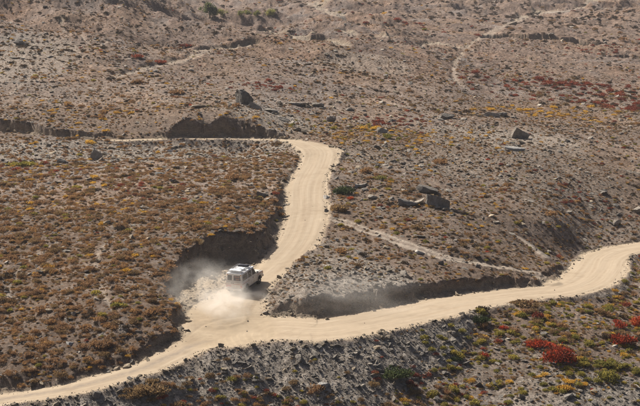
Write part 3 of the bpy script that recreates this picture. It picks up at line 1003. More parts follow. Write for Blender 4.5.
def scatter_stuff(name, label, protos, x, y, z, rot, scl, pid, cat):
    """one object: points carrying copies of the given plants or stones"""
    me = bpy.data.meshes.new(name)
    me.vertices.add(len(x))
    me.vertices.foreach_set('co', np.stack([x, y, z], -1).astype(np.float32).ravel())
    for nm, typ, val in (('rot', 'FLOAT_VECTOR', rot), ('scl', 'FLOAT_VECTOR', scl)):
        me.attributes.new(nm, typ, 'POINT').data.foreach_set('vector', np.asarray(val, np.float32).ravel())
    me.attributes.new('pid', 'INT', 'POINT').data.foreach_set('value', np.asarray(pid, np.int32))
    ob = link(bpy.data.objects.new(name, me))
    ng = bpy.data.node_groups.new(name + '_nodes', 'GeometryNodeTree')
    ng.interface.new_socket('Geometry', in_out='INPUT', socket_type='NodeSocketGeometry')
    ng.interface.new_socket('Geometry', in_out='OUTPUT', socket_type='NodeSocketGeometry')
    N = ng.nodes; L = ng.links
    gi = N.new('NodeGroupInput'); go = N.new('NodeGroupOutput')
    jn = N.new('GeometryNodeJoinGeometry')

    def named(nm, dt):
        a = N.new('GeometryNodeInputNamedAttribute'); a.data_type = dt; a.inputs[0].default_value = nm
        return a.outputs[0]
    rot_o = named('rot', 'FLOAT_VECTOR'); scl_o = named('scl', 'FLOAT_VECTOR'); pid_o = named('pid', 'INT')
    e2r = N.new('FunctionNodeEulerToRotation'); L.new(rot_o, e2r.inputs[0])
    for k, p in enumerate(protos):
        oi = N.new('GeometryNodeObjectInfo'); oi.inputs[0].default_value = p; oi.inputs[1].default_value = True; oi.transform_space = 'ORIGINAL'
        cmp_ = N.new('FunctionNodeCompare'); cmp_.data_type = 'INT'; cmp_.operation = 'EQUAL'
        L.new(pid_o, cmp_.inputs[2]); cmp_.inputs[3].default_value = k
        ip = N.new('GeometryNodeInstanceOnPoints')
        L.new(gi.outputs[0], ip.inputs['Points']); L.new(cmp_.outputs[0], ip.inputs['Selection'])
        L.new(oi.outputs['Geometry'], ip.inputs['Instance'])
        L.new(e2r.outputs[0], ip.inputs['Rotation']); L.new(scl_o, ip.inputs['Scale'])
        L.new(ip.outputs[0], jn.inputs[0])
    L.new(jn.outputs[0], go.inputs[0])
    md = ob.modifiers.new('scatter', 'NODES'); md.node_group = ng
    tag(ob, label, None, None, 'stuff')
    return ob


big = PL['r'] / PL['y']
inview = (PL['px'] > 2) & (PL['px'] < 638) & (PL['py'] > 2) & (PL['py'] < 404)
single = np.zeros(len(big), bool)
PROTO = {}
for ki, k in enumerate(KINDS):
    cand = np.nonzero((PL['kind'] == ki) & inview)[0]
    cand = cand[np.argsort(-big[cand])][:QUOTA[k]]
    single[cand] = True
    for i in cand:
        txt, nm = KIND_TXT[k]
        o = place(SHRUB[k][PL['var'][i]], nm, PL['x'][i], PL['y'][i], PL['z'][i] - 0.04, PL['r'][i], PL['h'][i], PL['rot'][i])
        zt = ZONE_TXT[PL['zone'][i]]
        tag(o, txt + ' ' + zt, 'grass' if k == 'straw' else 'shrub', txt + 's ' + zt)
        PROTO.setdefault((k, int(PL['var'][i])), o)
plist = list(PROTO)
pix = {kv: i for i, kv in enumerate(plist)}
rest = np.nonzero(~single)[0]
rest = np.array([i for i in rest if (KINDS[PL['kind'][i]], int(PL['var'][i])) in pix])
rr = PL['r'][rest]
scatter_stuff('shrub_cover', 'countless smaller shrubs and tufts dotted over the hillsides', [PROTO[k] for k in plist],
              PL['x'][rest], PL['y'][rest], PL['z'][rest] - 0.04, np.stack([0 * rr, 0 * rr, PL['rot'][rest]], -1), np.stack([rr, rr, rr * PL['h'][rest]], -1),
              [pix[(KINDS[PL['kind'][i]], int(PL['var'][i]))] for i in rest], 'shrubs')
print('plants', len(big), 'single', single.sum())

# fine straw between the shrubs
s = sample_ground(60000, 112, 330, 0.262)
keep = RNG.random(60000) < np.clip((0.35 + 0.9 * s['gr'] + 0.5 * fbm(s['x'], s['y'], 5, 2, 610)) * s['free'] * (1 - s['cut']) * (1 - 0.8 * s['fill']), 0, 1)
n = keep.sum()
rr = RNG.uniform(0.09, 0.24, n)
pk = [kv for kv in plist if kv[0] in ('straw', 'ochre', 'olive', 'dark')]
scatter_stuff('dry_grass', 'thin dry grass and tiny plants between the shrubs', [PROTO[k] for k in pk], s['x'][keep], s['y'][keep], s['z'][keep] - 0.01,
              np.stack([0 * rr, 0 * rr, RNG.uniform(0, 6.28, n)], -1), np.stack([rr, rr, rr * 1.1], -1), RNG.integers(0, len(pk), n), 'grass')

# ------------------------------------------------------------------ loose stones
def stones(n, y0, y1, base, dens):
    s = sample_ground(n, y0, y1, 0.262)
    zone = zone_of(s)
    free = np.where(s['edge'] < -0.7, 0.02, np.where(s['edge'] < 0.6, 3.0, 1.0))
    p = dens(s) * free
    keep = RNG.random(n) < np.clip(p, 0, 1)
    o = {k: v[keep] for k, v in s.items()}
    o['zone'] = zone[keep]
    m = keep.sum()
    o['r'] = np.minimum(base * (0.5 + RNG.pareto(2.6, m)), base * 6) * np.where(o['edge'] < -0.7, 0.45, np.where(o['edge'] < 0.5, 0.8, 1))
    o['tan'] = (np.where(o['edge'] < 0.6, 0.7, 0.12) > RNG.random(m)) | (o['cut'] > 0.5)
    return o


s1 = stones(90000, 112, 250, 0.075, lambda s: 0.3 + 0.3 * s['sc'] + 0.1 * s['fill'] + 1.1 * s['cut'] + 0.3 * np.maximum(0, fbm(s['x'], s['y'], 8, 2, 700)))
s4 = stones(70000, 118, 152, 0.055, lambda s: 1.0 * s['fill'] + 0.5 * s['sc'] + 0.02)
s5 = stones(30000, 196, 218, 0.07, lambda s: 0.9 * s['sc'] + 0.25 * s['fill'])
s2 = stones(52000, 250, 420, 0.10, lambda s: 0.3 + 0.5 * s['sc'] + 0.7 * np.maximum(0, fbm(s['x'], s['y'], 20, 2, 701)))
s3 = stones(16000, 420, 900, 0.26, lambda s: 0.25 + 0.8 * np.maximum(0, fbm(s['x'], s['y'], 40, 2, 702)))
bl = []
for bpx, bpy_, w in ((438, 209, 2.4), (427, 194, 2.0), (408, 207, 1.8), (243, 104, 2.2), (255, 109, 2), (300, 106, 2.5), (318, 107, 2), (271, 113, 2), (283, 121, 2), (331, 122, 1.5), (382, 133, 1.5),
                     (521, 138, 2.4), (515, 151, 2.2), (448, 119, 2.2), (495, 117, 2.6), (97, 160, 1.8), (60, 163, 1.4), (262, 197, 1.3), (297, 131, 2.2), (360, 189, 1.6), (373, 199, 1.4), (617, 226, 1.5)):
    bx0, by0, _ = hit(bpx, bpy_)
    nn = 34
    X = bx0 + RNG.normal(0, w, nn); Y = by0 + 0.6 + RNG.normal(0, w * 0.9, nn)
    zz_, mk_ = terrain(X, Y, True)
    a_, b_ = proj(X, Y, zz_)
    q = dict(x=X, y=Y, z=zz_, px=a_, py=b_, r=np.clip(0.10 * (0.6 + RNG.pareto(2.0, nn)), 0, 0.55), tan=RNG.random(nn) < 0.15, edge=mk_['edge'], fill=mk_['fill'])
    q['zone'] = zone_of(q)
    ok = mk_['edge'] > 0.2
    bl.append({k: v[ok] for k, v in q.items()})
ST = {k: np.concatenate([q[k] for q in [s1, s4, s5, s2, s3] + bl]) for k in ('x', 'y', 'z', 'px', 'py', 'r', 'zone', 'tan', 'edge', 'fill')}
nS = len(ST['x'])
ST['rot'] = RNG.uniform(-0.5, 0.5, (nS, 3)); ST['rot'][:, 2] = RNG.uniform(0, 6.28, nS)
ST['scl'] = ST['r'][:, None] * RNG.uniform(0.75, 1.3, (nS, 3))
big = ST['r'] / ST['y']
inview = (ST['px'] > 2) & (ST['px'] < 638) & (ST['py'] > 2) & (ST['py'] < 404)
single = np.zeros(nS, bool)
ZST = ['on the hillside left of the upper road', 'on the grey embankment below the bend', 'on the lower right slope below the road',
       'on the slope right of the upper road', 'on the slope above the upper left road', 'on the distant hills at the top']
PROT = {}
for tanv, q in ((False, 260), (True, 120)):
    cand = np.nonzero((ST['tan'] == tanv) & inview)[0]
    cand = cand[np.argsort(-big[cand])][:q]
    single[cand] = True
    lib = STONE['tan' if tanv else 'grey']
    for j, i in enumerate(cand):
        v = j % len(lib)
        o = bpy.data.objects.new('stone', lib[v])
        o.location = (ST['x'][i], ST['y'][i], ST['z'][i] + 0.12 * ST['r'][i]); o.rotation_euler = ST['rot'][i]; o.scale = ST['scl'][i]
        link(o)
        nm = 'tan angular stone' if tanv else 'grey angular stone'
        tag(o, nm + ' lying ' + ZST[ST['zone'][i]], 'stone', nm + 's ' + ZST[ST['zone'][i]])
        PROT.setdefault((tanv, v), o)
pl2 = list(PROT)
rest = np.nonzero(~single)[0]
tix = [i for i, k in enumerate(pl2) if k[0]]; gix = [i for i, k in enumerate(pl2) if not k[0]]
pid = [random.choice(tix if ST['tan'][i] else gix) for i in rest]
scatter_stuff('gravel', 'countless small loose stones strewn over banks and slopes', [PROT[k] for k in pl2],
              ST['x'][rest], ST['y'][rest], ST['z'][rest] + 0.1 * ST['r'][rest], ST['rot'][rest], ST['scl'][rest], pid, 'stones')
print('stones', nS)


# ------------------------------------------------------------------ boulders that stand out one by one
def boulder(px, py, w, d, h, mat, label, seed, rotz=0.0, tilt=(0, 0), sub=2, cuts=10, name='boulder', sink=0.36):
    x, y, z = hit(px, py)
    w *= 0.88; d *= 0.88; h *= 0.88
    y += d * 0.45
    z = float(terrain([x], [y])[0])
    me = rock_mesh(name, mat, seed, sub, (1, 1, 1), cuts, 0.04)
    co = np.array([v.co[:] for v in me.vertices])
    co = (co - (co.min(0) + co.max(0)) / 2) / (co.max(0) - co.min(0))
    for v, c in zip(me.vertices, co):
        v.co = (c[0] * w, c[1] * d, c[2] * h)
    o = bpy.data.objects.new(name, me)
    o.rotation_euler = (tilt[0], tilt[1], rotz)
    o.location = (x, y, z + h * (0.5 - sink))
    link(o)
    tag(o, label, 'rock')
    return o


G, T, W_ = M_ROCK, M_TANROCK, M_WHITE
for b in [
    (438, 208, 3.9, 2.4, 2.3, G, 'large rounded boulder with dark face on the right slope', 1, 0.3, (-0.15, 0.2)),
    (427, 194, 3.2, 2.2, 1.6, G, 'grey boulder leaning against the largest boulder from behind', 2, -0.2, (0.1, 0.25)),
    (429, 203, 0.9, 0.7, 0.8, W_, 'small pale stone wedged at the foot of the largest boulder', 3, 0.5, (0, 0)),
    (420, 204, 1.6, 1.2, 1.3, G, 'broken grey block between the largest boulder and the low outcrop', 48, 0.9, (0.2, 0.2)),
    (446, 211, 1.2, 0.9, 0.6, G, 'small flat stone at the right foot of the largest boulder', 49, 0.3, (0, 0.1)),
    (408, 207, 3.2, 1.8, 1.3, G, 'low grey outcrop just left of the largest boulder', 4, 0.4, (0, 0.15)),
    (243, 104, 3.6, 2.6, 3.4, G, 'tall dark crag above the upper left road bank', 5, 0.5, (0.1, 0.45)),
    (255, 109, 3.2, 1.6, 1.5, G, 'low dark rock at the foot of the tall crag', 6, 0.2, (0, 0.35)),
    (298, 106, 4.4, 2.0, 0.9, G, 'long flat grey slab on the slope above the road top', 7, 0.15, (0, 0.04)),
    (318, 107, 2.4, 1.6, 1.1, G, 'blocky grey rock at the end of the long flat slab', 8, 0.3, (0, 0)),
    (271, 113, 2.6, 2.2, 0.8, G, 'pale grey shattered outcrop above the bank top', 9, 0.2, (0, 0.2)),
    (283, 121, 2.4, 2.0, 0.8, G, 'second shattered grey outcrop lower down the bank', 10, 0.8, (0, 0.2)),
    (331, 122, 1.8, 1.3, 1.5, G, 'dark upright boulder on the golden slope above the road top', 11, 0.7, (0, 0)),
    (350, 111, 1.7, 1.2, 0.8, G, 'round dark rock beside the golden shrubs', 12, 0.1, (0, 0)),
    (382, 133, 1.9, 1.3, 1.5, G, 'dark boulder standing alone right of the road top', 13, 0.5, (0, 0)),
    (392, 122, 2.2, 1.3, 0.8, G, 'flat grey slab behind the lone dark boulder', 14, 0.3, (0, 0.1)),
    (521, 138, 3.8, 2.6, 2.5, G, 'massive dark rock face above the white slab', 15, 0.2, (-0.1, 0.2)),
    (515, 151, 3.6, 1.5, 1.1, W_, 'bright white slab lying below the massive dark rock', 16, 0.1, (0, 0)),
    (508, 149, 0.6, 0.5, 1.2, W_, 'white upright stone at the left end of the white slab', 17, 0.1, (0, 0)),
    (448, 119, 2.8, 1.8, 1.4, G, 'dark hump of rock at the far middle right', 18, 0.1, (0, 0)),
    (492, 117, 3.4, 1.8, 1.4, G, 'broad dark outcrop behind the massive dark rock', 19, 0.1, (0, 0)),
    (503, 117, 2.6, 1.6, 1.3, G, 'right half of the broad dark outcrop', 20, 0.9, (0, 0)),
    (301, 364, 1.1, 0.9, 0.9, G, 'dark block stuck in the grey embankment under the bend', 21, 0.6, (0, 0.3)),
    (377, 351, 0.9, 0.7, 0.55, T, 'pale brown stone on the embankment right of the dark block', 22, 0.3, (0, 0)),
    (324, 390, 1.4, 0.9, 0.65, W_, 'whitish rock among shrubs at the bottom middle', 23, 0.3, (0, 0)),
    (97, 400, 0.9, 0.7, 0.8, G, 'grey rock beside the lower left road', 24, 0.3, (0, 0)),
    (96, 160, 2.4, 1.3, 2.2, G, 'dark slanting slab at the edge of the left gravel band', 25, 0.6, (0, 0.7)),
    (60, 163, 1.6, 1.1, 1.0, G, 'dark boulder among golden shrubs under the left gravel band', 26, 0.3, (0, 0)),
    (262, 197, 1.7, 1.1, 0.9, G, 'dark rock on the hillside close to the upper road', 27, 0.2, (0, 0.1)),
    (160, 175, 1.5, 1.0, 0.6, W_, 'pale flat rock on the upper left hillside', 28, 0.2, (0, 0)),
    (170, 152, 1.6, 1.1, 0.6, W_, 'pale grey slab on the gravel under the upper left road', 29, 0.5, (0, 0)),
    (297, 131, 1.6, 1.0, 1.0, T, 'tan block heaped at the head of the upper road', 30, 0.5, (0, 0.3)),
    (304, 134, 1.3, 1.0, 0.8, T, 'smaller tan block in front of the heap at the road head', 31, 1.5, (0, 0.3)),
    (290, 133, 1.2, 0.9, 0.8, T, 'tan rock at the left end of the heap at the road head', 32, 1.1, (0, 0)),
    (327, 199, 1.0, 0.8, 0.7, W_, 'pale rock on the right verge beside the dark green bush', 33, 0.2, (0, 0)),
    (327, 212, 0.8, 0.7, 0.6, W_, 'pale rock on the right verge beside the olive bush', 34, 1.2, (0, 0)),
    (358, 188, 1.2, 0.9, 0.8, W_, 'white topped rock right of the dark green bush', 35, 0.4, (0, 0)),
    (365, 191, 1.1, 0.8, 0.6, G, 'grey rock beside the white topped rock', 36, 0.4, (0, 0)),
    (420, 254, 1.3, 0.9, 0.7, W_, 'white rock at the edge of the side track', 37, 0.4, (0, 0)),
    (373, 199, 1.8, 0.9, 0.7, G, 'dark flat stone on the slope above the side track', 38, 0.4, (0, 0.2)),
    (605, 195, 1.6, 1.1, 0.8, G, 'grey rock on the far right slope', 39, 0.4, (0, 0)),
    (617, 226, 1.6, 1.1, 1.1, G, 'dark rock above the right road bend', 40, 0.4, (0, 0)),
    (638, 213, 1.6, 1.2, 1.3, G, 'dark boulder at the right edge of the picture', 41, 0.4, (0, 0)),
    (455, 366, 0.9, 0.7, 0.5, W_, 'white stone among the green cushions at lower right', 42, 0.4, (0, 0)),
    (281, 292, 0.7, 0.6, 0.45, T, 'tan stone fallen on the verge opposite the car', 43, 0.4, (0, 0)),
    (327, 320, 0.5, 0.45, 0.35, T, 'pale stone at the foot of the bank inside the bend', 44, 0.4, (0, 0)),
    (70, 346, 0.9, 0.7, 0.4, W_, 'whitish flat stone on the lower left hillside', 45, 0.2, (0, 0)),
    (20, 46, 3.2, 2.4, 1.6, G, 'grey rock mass on the upper left hillside', 46, 0.2, (0, 0.3)),
    (200, 108, 3.2, 1.5, 0.8, T, 'flat tan ledge on top of the upper left bank', 47, 0.1, (0, 0)),
]:
    boulder(*b)

# ------------------------------------------------------------------ bushes that stand out one by one
def bush(px, py, r, h, fol, label, seed, n=900, leaf=0.12, sx=1.0, name='bush', lobes=8, upright=0.45):
    x, y, z = hit(px, py)
    y += r * 0.5
    z = float(terrain([x], [y])[0])
    root = bpy.data.objects.new(name, None)
    root.empty_display_size = 0.3
    root.location = (x, y, z - 0.05)
    link(root)
    me = shrub_mesh('foliage', FOL[fol], seed, n, h / r, leaf, 1.0, lobes, upright, 0.55)
    for v in me.vertices:
        v.co = (v.co.x * r * sx, v.co.y * r, v.co.z * r)
    link(bpy.data.objects.new('foliage', me), root)
    bm = bmesh.new()
    rg = random.Random(seed)
    for k in range(9):
        a = rg.uniform(0, 6.28); d = rg.uniform(0.25, 0.6) * r
        p0 = Vector((rg.uniform(-.1, .1), rg.uniform(-.1, .1), -0.05)); p1 = Vector((d * math.cos(a) * sx, d * math.sin(a), h * rg.uniform(.45, .85)))
        tube(bm, p0, p1, 0.03, 0.012)
    bm_obj('stem', bm, M_TWIG, root)
    return tag(root, label, 'bush')


def tube(bm, p0, p1, r0, r1, n=5):
    ax = (p1 - p0).normalized()
    u = ax.orthogonal().normalized(); w = ax.cross(u)
    A = []; B = []
    for k in range(n):
        a = 2 * math.pi * k / n
        e = u * math.cos(a) + w * math.sin(a)
        A.append(bm.verts.new(p0 + e * r0)); B.append(bm.verts.new(p1 + e * r1))
    for k in range(n):
        bm.faces.new((A[k], A[(k + 1) % n], B[(k + 1) % n], B[k]))
    bm.faces.new(A[::-1]); bm.faces.new(B)


for b in [
    (561, 366, 1.45, 2.3, 'red', 'large scarlet bush in the gully at lower right', 1, 1700, 0.11, 1.15),
    (541, 350, 1.1, 0.75, 'red', 'low scarlet bush spreading left of the large scarlet bush', 2, 800, 0.12, 1.5),
    (532, 347, 0.7, 0.5, 'red', 'small scarlet bush at the left end of the scarlet clump', 3, 500, 0.15, 1.3),
    (622, 346, 1.3, 1.1, 'red', 'orange red bush near the right edge', 4, 1100, 0.12, 1.2),
    (621, 329, 0.75, 0.8, 'red', 'small bright red bush above the orange red bush', 5, 600, 0.14),
    (638, 327, 1.1, 1.4, 'red', 'red bush cut off by the right edge', 6, 1000, 0.12),
    (342, 195, 1.45, 1.15, 'deep', 'dark green bush on the right verge of the upper road', 7, 1200, 0.12, 1.0),
    (339, 212, 1.3, 0.95, 'olive', 'olive brown bush below the dark green bush', 8, 900, 0.14),
    (394, 383, 1.35, 0.95, 'deep', 'broad dark green mound at the bottom beside the embankment', 9, 1200, 0.12, 1.25),
    (150, 402, 1.5, 1.15, 'olive', 'large brown olive bush below the lower left road', 10, 1400, 0.11, 1.25),
    (132, 402, 0.9, 0.7, 'olive', 'smaller olive bush beside the large one below the lower left road', 11, 700, 0.14),
    (440, 164, 1.1, 0.95, 'ochre', 'round golden brown bush on the right slope near the track', 12, 800, 0.14),
    (231, 180, 1.2, 0.9, 'ochre', 'rust coloured bush left of the upper road', 13, 800, 0.14),
    (418, 230, 0.9, 0.75, 'olive', 'dark olive bush above the side track', 14, 600, 0.15),
    (343, 254, 0.75, 0.75, 'ochre', 'rusty bush on the nose inside the bend', 15, 600, 0.15),
    (366, 173, 1.0, 0.8, 'ochre', 'rusty green bush above the dark green bush', 16, 700, 0.14),
    (381, 180, 0.8, 0.6, 'green', 'small green bush right of the rusty green bush', 17, 500, 0.15),
    (480, 325, 1.0, 0.7, 'deep', 'dark green bush under the right road', 18, 800, 0.13, 1.2),
    (528, 309, 1.2, 0.7, 'olive', 'wide olive bush on the outer edge of the right road', 19, 900, 0.13, 1.7),
    (566, 391, 0.8, 0.5, 'golden', 'bright yellow cushion below the large scarlet bush', 20, 700, 0.14, 1.4),
    (553, 391, 0.55, 0.4, 'green', 'grey green cushion left of the bright yellow cushion', 21, 400, 0.16),
    (606, 368, 1.1, 0.6, 'green', 'pale green cushion at the right under the red bushes', 22, 800, 0.13, 1.3),
    (621, 369, 0.9, 0.55, 'green', 'olive green cushion next to the pale green cushion', 23, 700, 0.14, 1.2),
    (103, 350, 0.95, 0.8, 'ochre', 'orange rust bush on the lower left hillside', 24, 800, 0.14),
    (42, 314, 0.8, 0.7, 'ochre', 'golden rust bush on the left hillside', 25, 700, 0.14),
    (456, 363, 0.7, 0.5, 'deep', 'dark green cushion beside the white stone', 26, 500, 0.15),
    (484, 358, 0.6, 0.6, 'red', 'reddish bush among green cushions', 27, 400, 0.16),
    (20, 166, 1.3, 0.7, 'green', 'yellowish green bush below the left gravel band', 28, 700, 0.14, 1.5),
    (136, 58, 1.0, 0.8, 'maroon', 'orange red bush on the upper left hillside', 29, 500, 0.17, 1.5),
    (160, 64, 1.0, 0.8, 'maroon', 'orange red bush beside the pale upper path', 30, 500, 0.17, 1.4),
    (137, 84, 1.2, 1.0, 'ochre', 'orange brown bush below the pale upper path', 31, 500, 0.17, 1.2),
    (177, 94, 1.2, 0.8, 'ochre', 'golden brown bush near the upper left bank', 32, 500, 0.17, 1.3),
    (186, 48, 1.1, 0.7, 'maroon', 'orange bush at the end of the pale upper path', 33, 400, 0.18, 1.6),
]:
    bush(*b)

# ------------------------------------------------------------------ the far trees
M_BARK = plain('pale_bark', (0.16, 0.125, 0.095), 0.9, 0.1)
FOL['tree'] = foliage_material('willow_leaves', [(0.1, (0.03, 0.042, 0.024)), (0.5, (0.055, 0.07, 0.038)), (0.9, (0.085, 0.10, 0.052))], 0.35)
FOL['lime'] = foliage_material('lime_leaves', [(0.1, (0.09, 0.10, 0.04)), (0.5, (0.135, 0.145, 0.055)), (0.9, (0.19, 0.19, 0.075))], 0.35)


def tree(px, py, r, h, fol, label, seed, name='tree', group=None):
    r *= 0.8; h *= 0.8
    x, y, z = hit(px, py)
    root = bpy.data.objects.new(name, None)
    root.location = (x, y, z - 0.1)
    link(root)
    rg = random.Random(seed)
    bm = bmesh.new()
    top = Vector((rg.uniform(-.2, .2), 0, h * 0.55))
    tube(bm, Vector((0, 0, -0.3)), top, 0.05 * h, 0.03 * h, 7)
    for k in range(8):
        a = k * 0.8 + rg.random(); zz = h * rg.uniform(0.25, 0.5)
        tube(bm, Vector((0, 0, zz)), Vector((math.cos(a) * r * .7, math.sin(a) * r * .7, zz + h * rg.uniform(.15, .4))), 0.02 * h, 0.006 * h)
    bm_obj('trunk', bm, M_BARK, root)
    rn = np.random.default_rng(seed)
    V = []; F = []; L = []
    cl = [(rn.normal() * r * .45, rn.normal() * r * .45, h * rn.uniform(0.3, 0.9)) for _ in range(22)]
    for k in range(1500):
        c = cl[rn.integers(len(cl))]
        p = np.array(c) + rn.normal(size=3) * r * 0.19
        p[2] = max(p[2], h * 0.12)
        ax = rn.normal(size=3); ax /= np.linalg.norm(ax); sd = np.cross(ax, rn.normal(size=3)); sd /= np.linalg.norm(sd)
        ln = 0.10 * r * rn.uniform(.7, 1.4)
        b = len(V); V += [p - ax * ln, p + sd * ln * .5, p + ax * ln, p - sd * ln * .5]; F.append((b, b + 1, b + 2, b + 3)); L.append(rn.random())
    me = mesh_of('crown', V, F, FOL[fol])
    me.attributes.new('leaf', 'FLOAT', 'FACE').data.foreach_set('value', np.array(L, np.float32))
    link(bpy.data.objects.new('crown', me), root)
    return tag(root, label, 'tree' if name.endswith('tree') else 'bush', group)


tree(210, 17.5, 2.6, 5.4, 'tree', 'rounded green tree standing alone at the top of the picture', 1, 'willow_tree')
tree(214.5, 17.5, 1.9, 4.2, 'tree', 'smaller green tree touching the lone rounded tree', 2, 'willow_tree')
tree(221, 17, 1.5, 3.2, 'lime', 'yellow green sapling right of the two far trees', 3, 'sapling')
tree(240, 15.5, 1.2, 1.8, 'lime', 'leftmost of the small lime bushes in the far hollow', 4, 'lime_bush')
tree(248, 15, 1.3, 2.2, 'lime', 'second small lime bush from the left in the far hollow', 5, 'lime_bush')
tree(257, 15.5, 1.4, 2.0, 'lime', 'third small lime bush from the left in the far hollow', 6, 'lime_bush')
tree(272, 15.5, 2.0, 2.4, 'lime', 'widest and rightmost lime bush in the far hollow', 7, 'lime_bush')

# ------------------------------------------------------------------ the car
def car_material(name, col, rough, dust=0.35):
    t = NT(name)
    o = t.coords()
    n = t.noise(o, 3.0, 5, 0.65)
    sep = t.n('ShaderNodeSeparateXYZ'); t.l(o, sep.inputs[0])
    low = t.rng(sep.outputs[2], 0.4, 2.0, 1.0, 0.35)
    c = t.mix(t.math('MULTIPLY', t.math('MULTIPLY', low, t.rng(n, 0.2, 0.6, 0.35, 1.0)), dust, True), tuple(col), (0.46, 0.37, 0.265))
    t.base(c, rough, 0.5)
    return t.m


M_PAINT = car_material('dusty_white_paint_bounce_tint', (0.80, 0.79, 0.77), 0.4, 0.95)  # heavy road dust, with the beige bounce light painted in along with it
M_ROOFP = car_material('white_roof_paint', (0.83, 0.83, 0.83), 0.35, 0.25)
M_GLASS = plain('tinted_glass', (0.035, 0.036, 0.04), 0.08, 0.6, 0, 0.1)
M_RUB = plain('black_rubber', (0.028, 0.026, 0.024), 0.85, 0.2, 0, 0.3, 14)
M_STEEL = plain('grey_steel', (0.42, 0.42, 0.42), 0.45, 0.5, 0.6)
M_BLACK = plain('black_plastic', (0.03, 0.03, 0.032), 0.6, 0.3)
M_RED = plain('red_lamp', (0.42, 0.03, 0.02), 0.25, 0.5)
M_AMB = plain('amber_lamp', (0.62, 0.22, 0.03), 0.25, 0.5)
M_STRIPE = plain('red_stripe', (0.45, 0.20, 0.14), 0.5, 0.3)
M_REFLECT = plain('brown_reflection_tint', (0.24, 0.10, 0.07), 0.6, 0.3)  # reddish brown of a reflection, given as a flat colour
M_PLATE = plain('red_number_plate', (0.40, 0.06, 0.05), 0.5, 0.3)
M_LAMP = plain('clear_lamp', (0.75, 0.75, 0.72), 0.1, 0.6)
M_TARP = plain('white_tarp', (0.78, 0.78, 0.76), 0.7, 0.2)
M_BAG = plain('dark_canvas', (0.05, 0.05, 0.06), 0.85, 0.2)


def bx(bm, x0, x1, y0, y1, z0, z1, bev=0.0):
    r = bmesh.ops.create_cube(bm, size=1.0, matrix=Matrix.Translation(((x0 + x1) / 2, (y0 + y1) / 2, (z0 + z1) / 2)) @ Matrix.Diagonal((abs(x1 - x0), abs(y1 - y0), abs(z1 - z0), 1)))
    if bev:
        ed = list({e for v in r['verts'] for e in v.link_edges})
        bmesh.ops.bevel(bm, geom=ed, offset=bev, segments=2, affect='EDGES', profile=0.5)


def part(name, mat, parent, *boxes, bev=0.0):
    bm = bmesh.new()
    for b in boxes:
        bx(bm, *b, bev)
    return bm_obj(name, bm, mat, parent)


def lathe(name, prof, mat, parent, loc, n=28):
    """profile of (radius, y) turned about the y axis"""
    bm = bmesh.new()
    rings = []
    for r_, y_ in prof:
        rings.append([bm.verts.new((r_ * math.cos(2 * math.pi * k / n), y_, r_ * math.sin(2 * math.pi * k / n))) for k in range(n)])
    for a, b in zip(rings, rings[1:]):
        for k in range(n):
            bm.faces.new((a[k], a[(k + 1) % n], b[(k + 1) % n], b[k]))
    bm.faces.new(rings[0]); bm.faces.new(rings[-1][::-1])
    o = bm_obj(name, bm, mat, parent)
    o.location = loc
    return o


def pane(name, quad, mat, parent, thick=0.012, out=None):
    """a thin slab on a quad, pushed outwards"""
    q = [Vector(p) for p in quad]
    n = (q[1] - q[0]).cross(q[3] - q[0]).normalized()
    if out is not None and n.dot(Vector(out)) < 0:
        n = -n
    bm = bmesh.new()
    a = [bm.verts.new(p - n * 0.01) for p in q]; b = [bm.verts.new(p + n * thick) for p in q]
    bm.faces.new(a[::-1]); bm.faces.new(b)
    for k in range(4):
        bm.faces.new((a[k], a[(k + 1) % 4], b[(k + 1) % 4], b[k]))
    return bm_obj(name, bm, mat, parent)


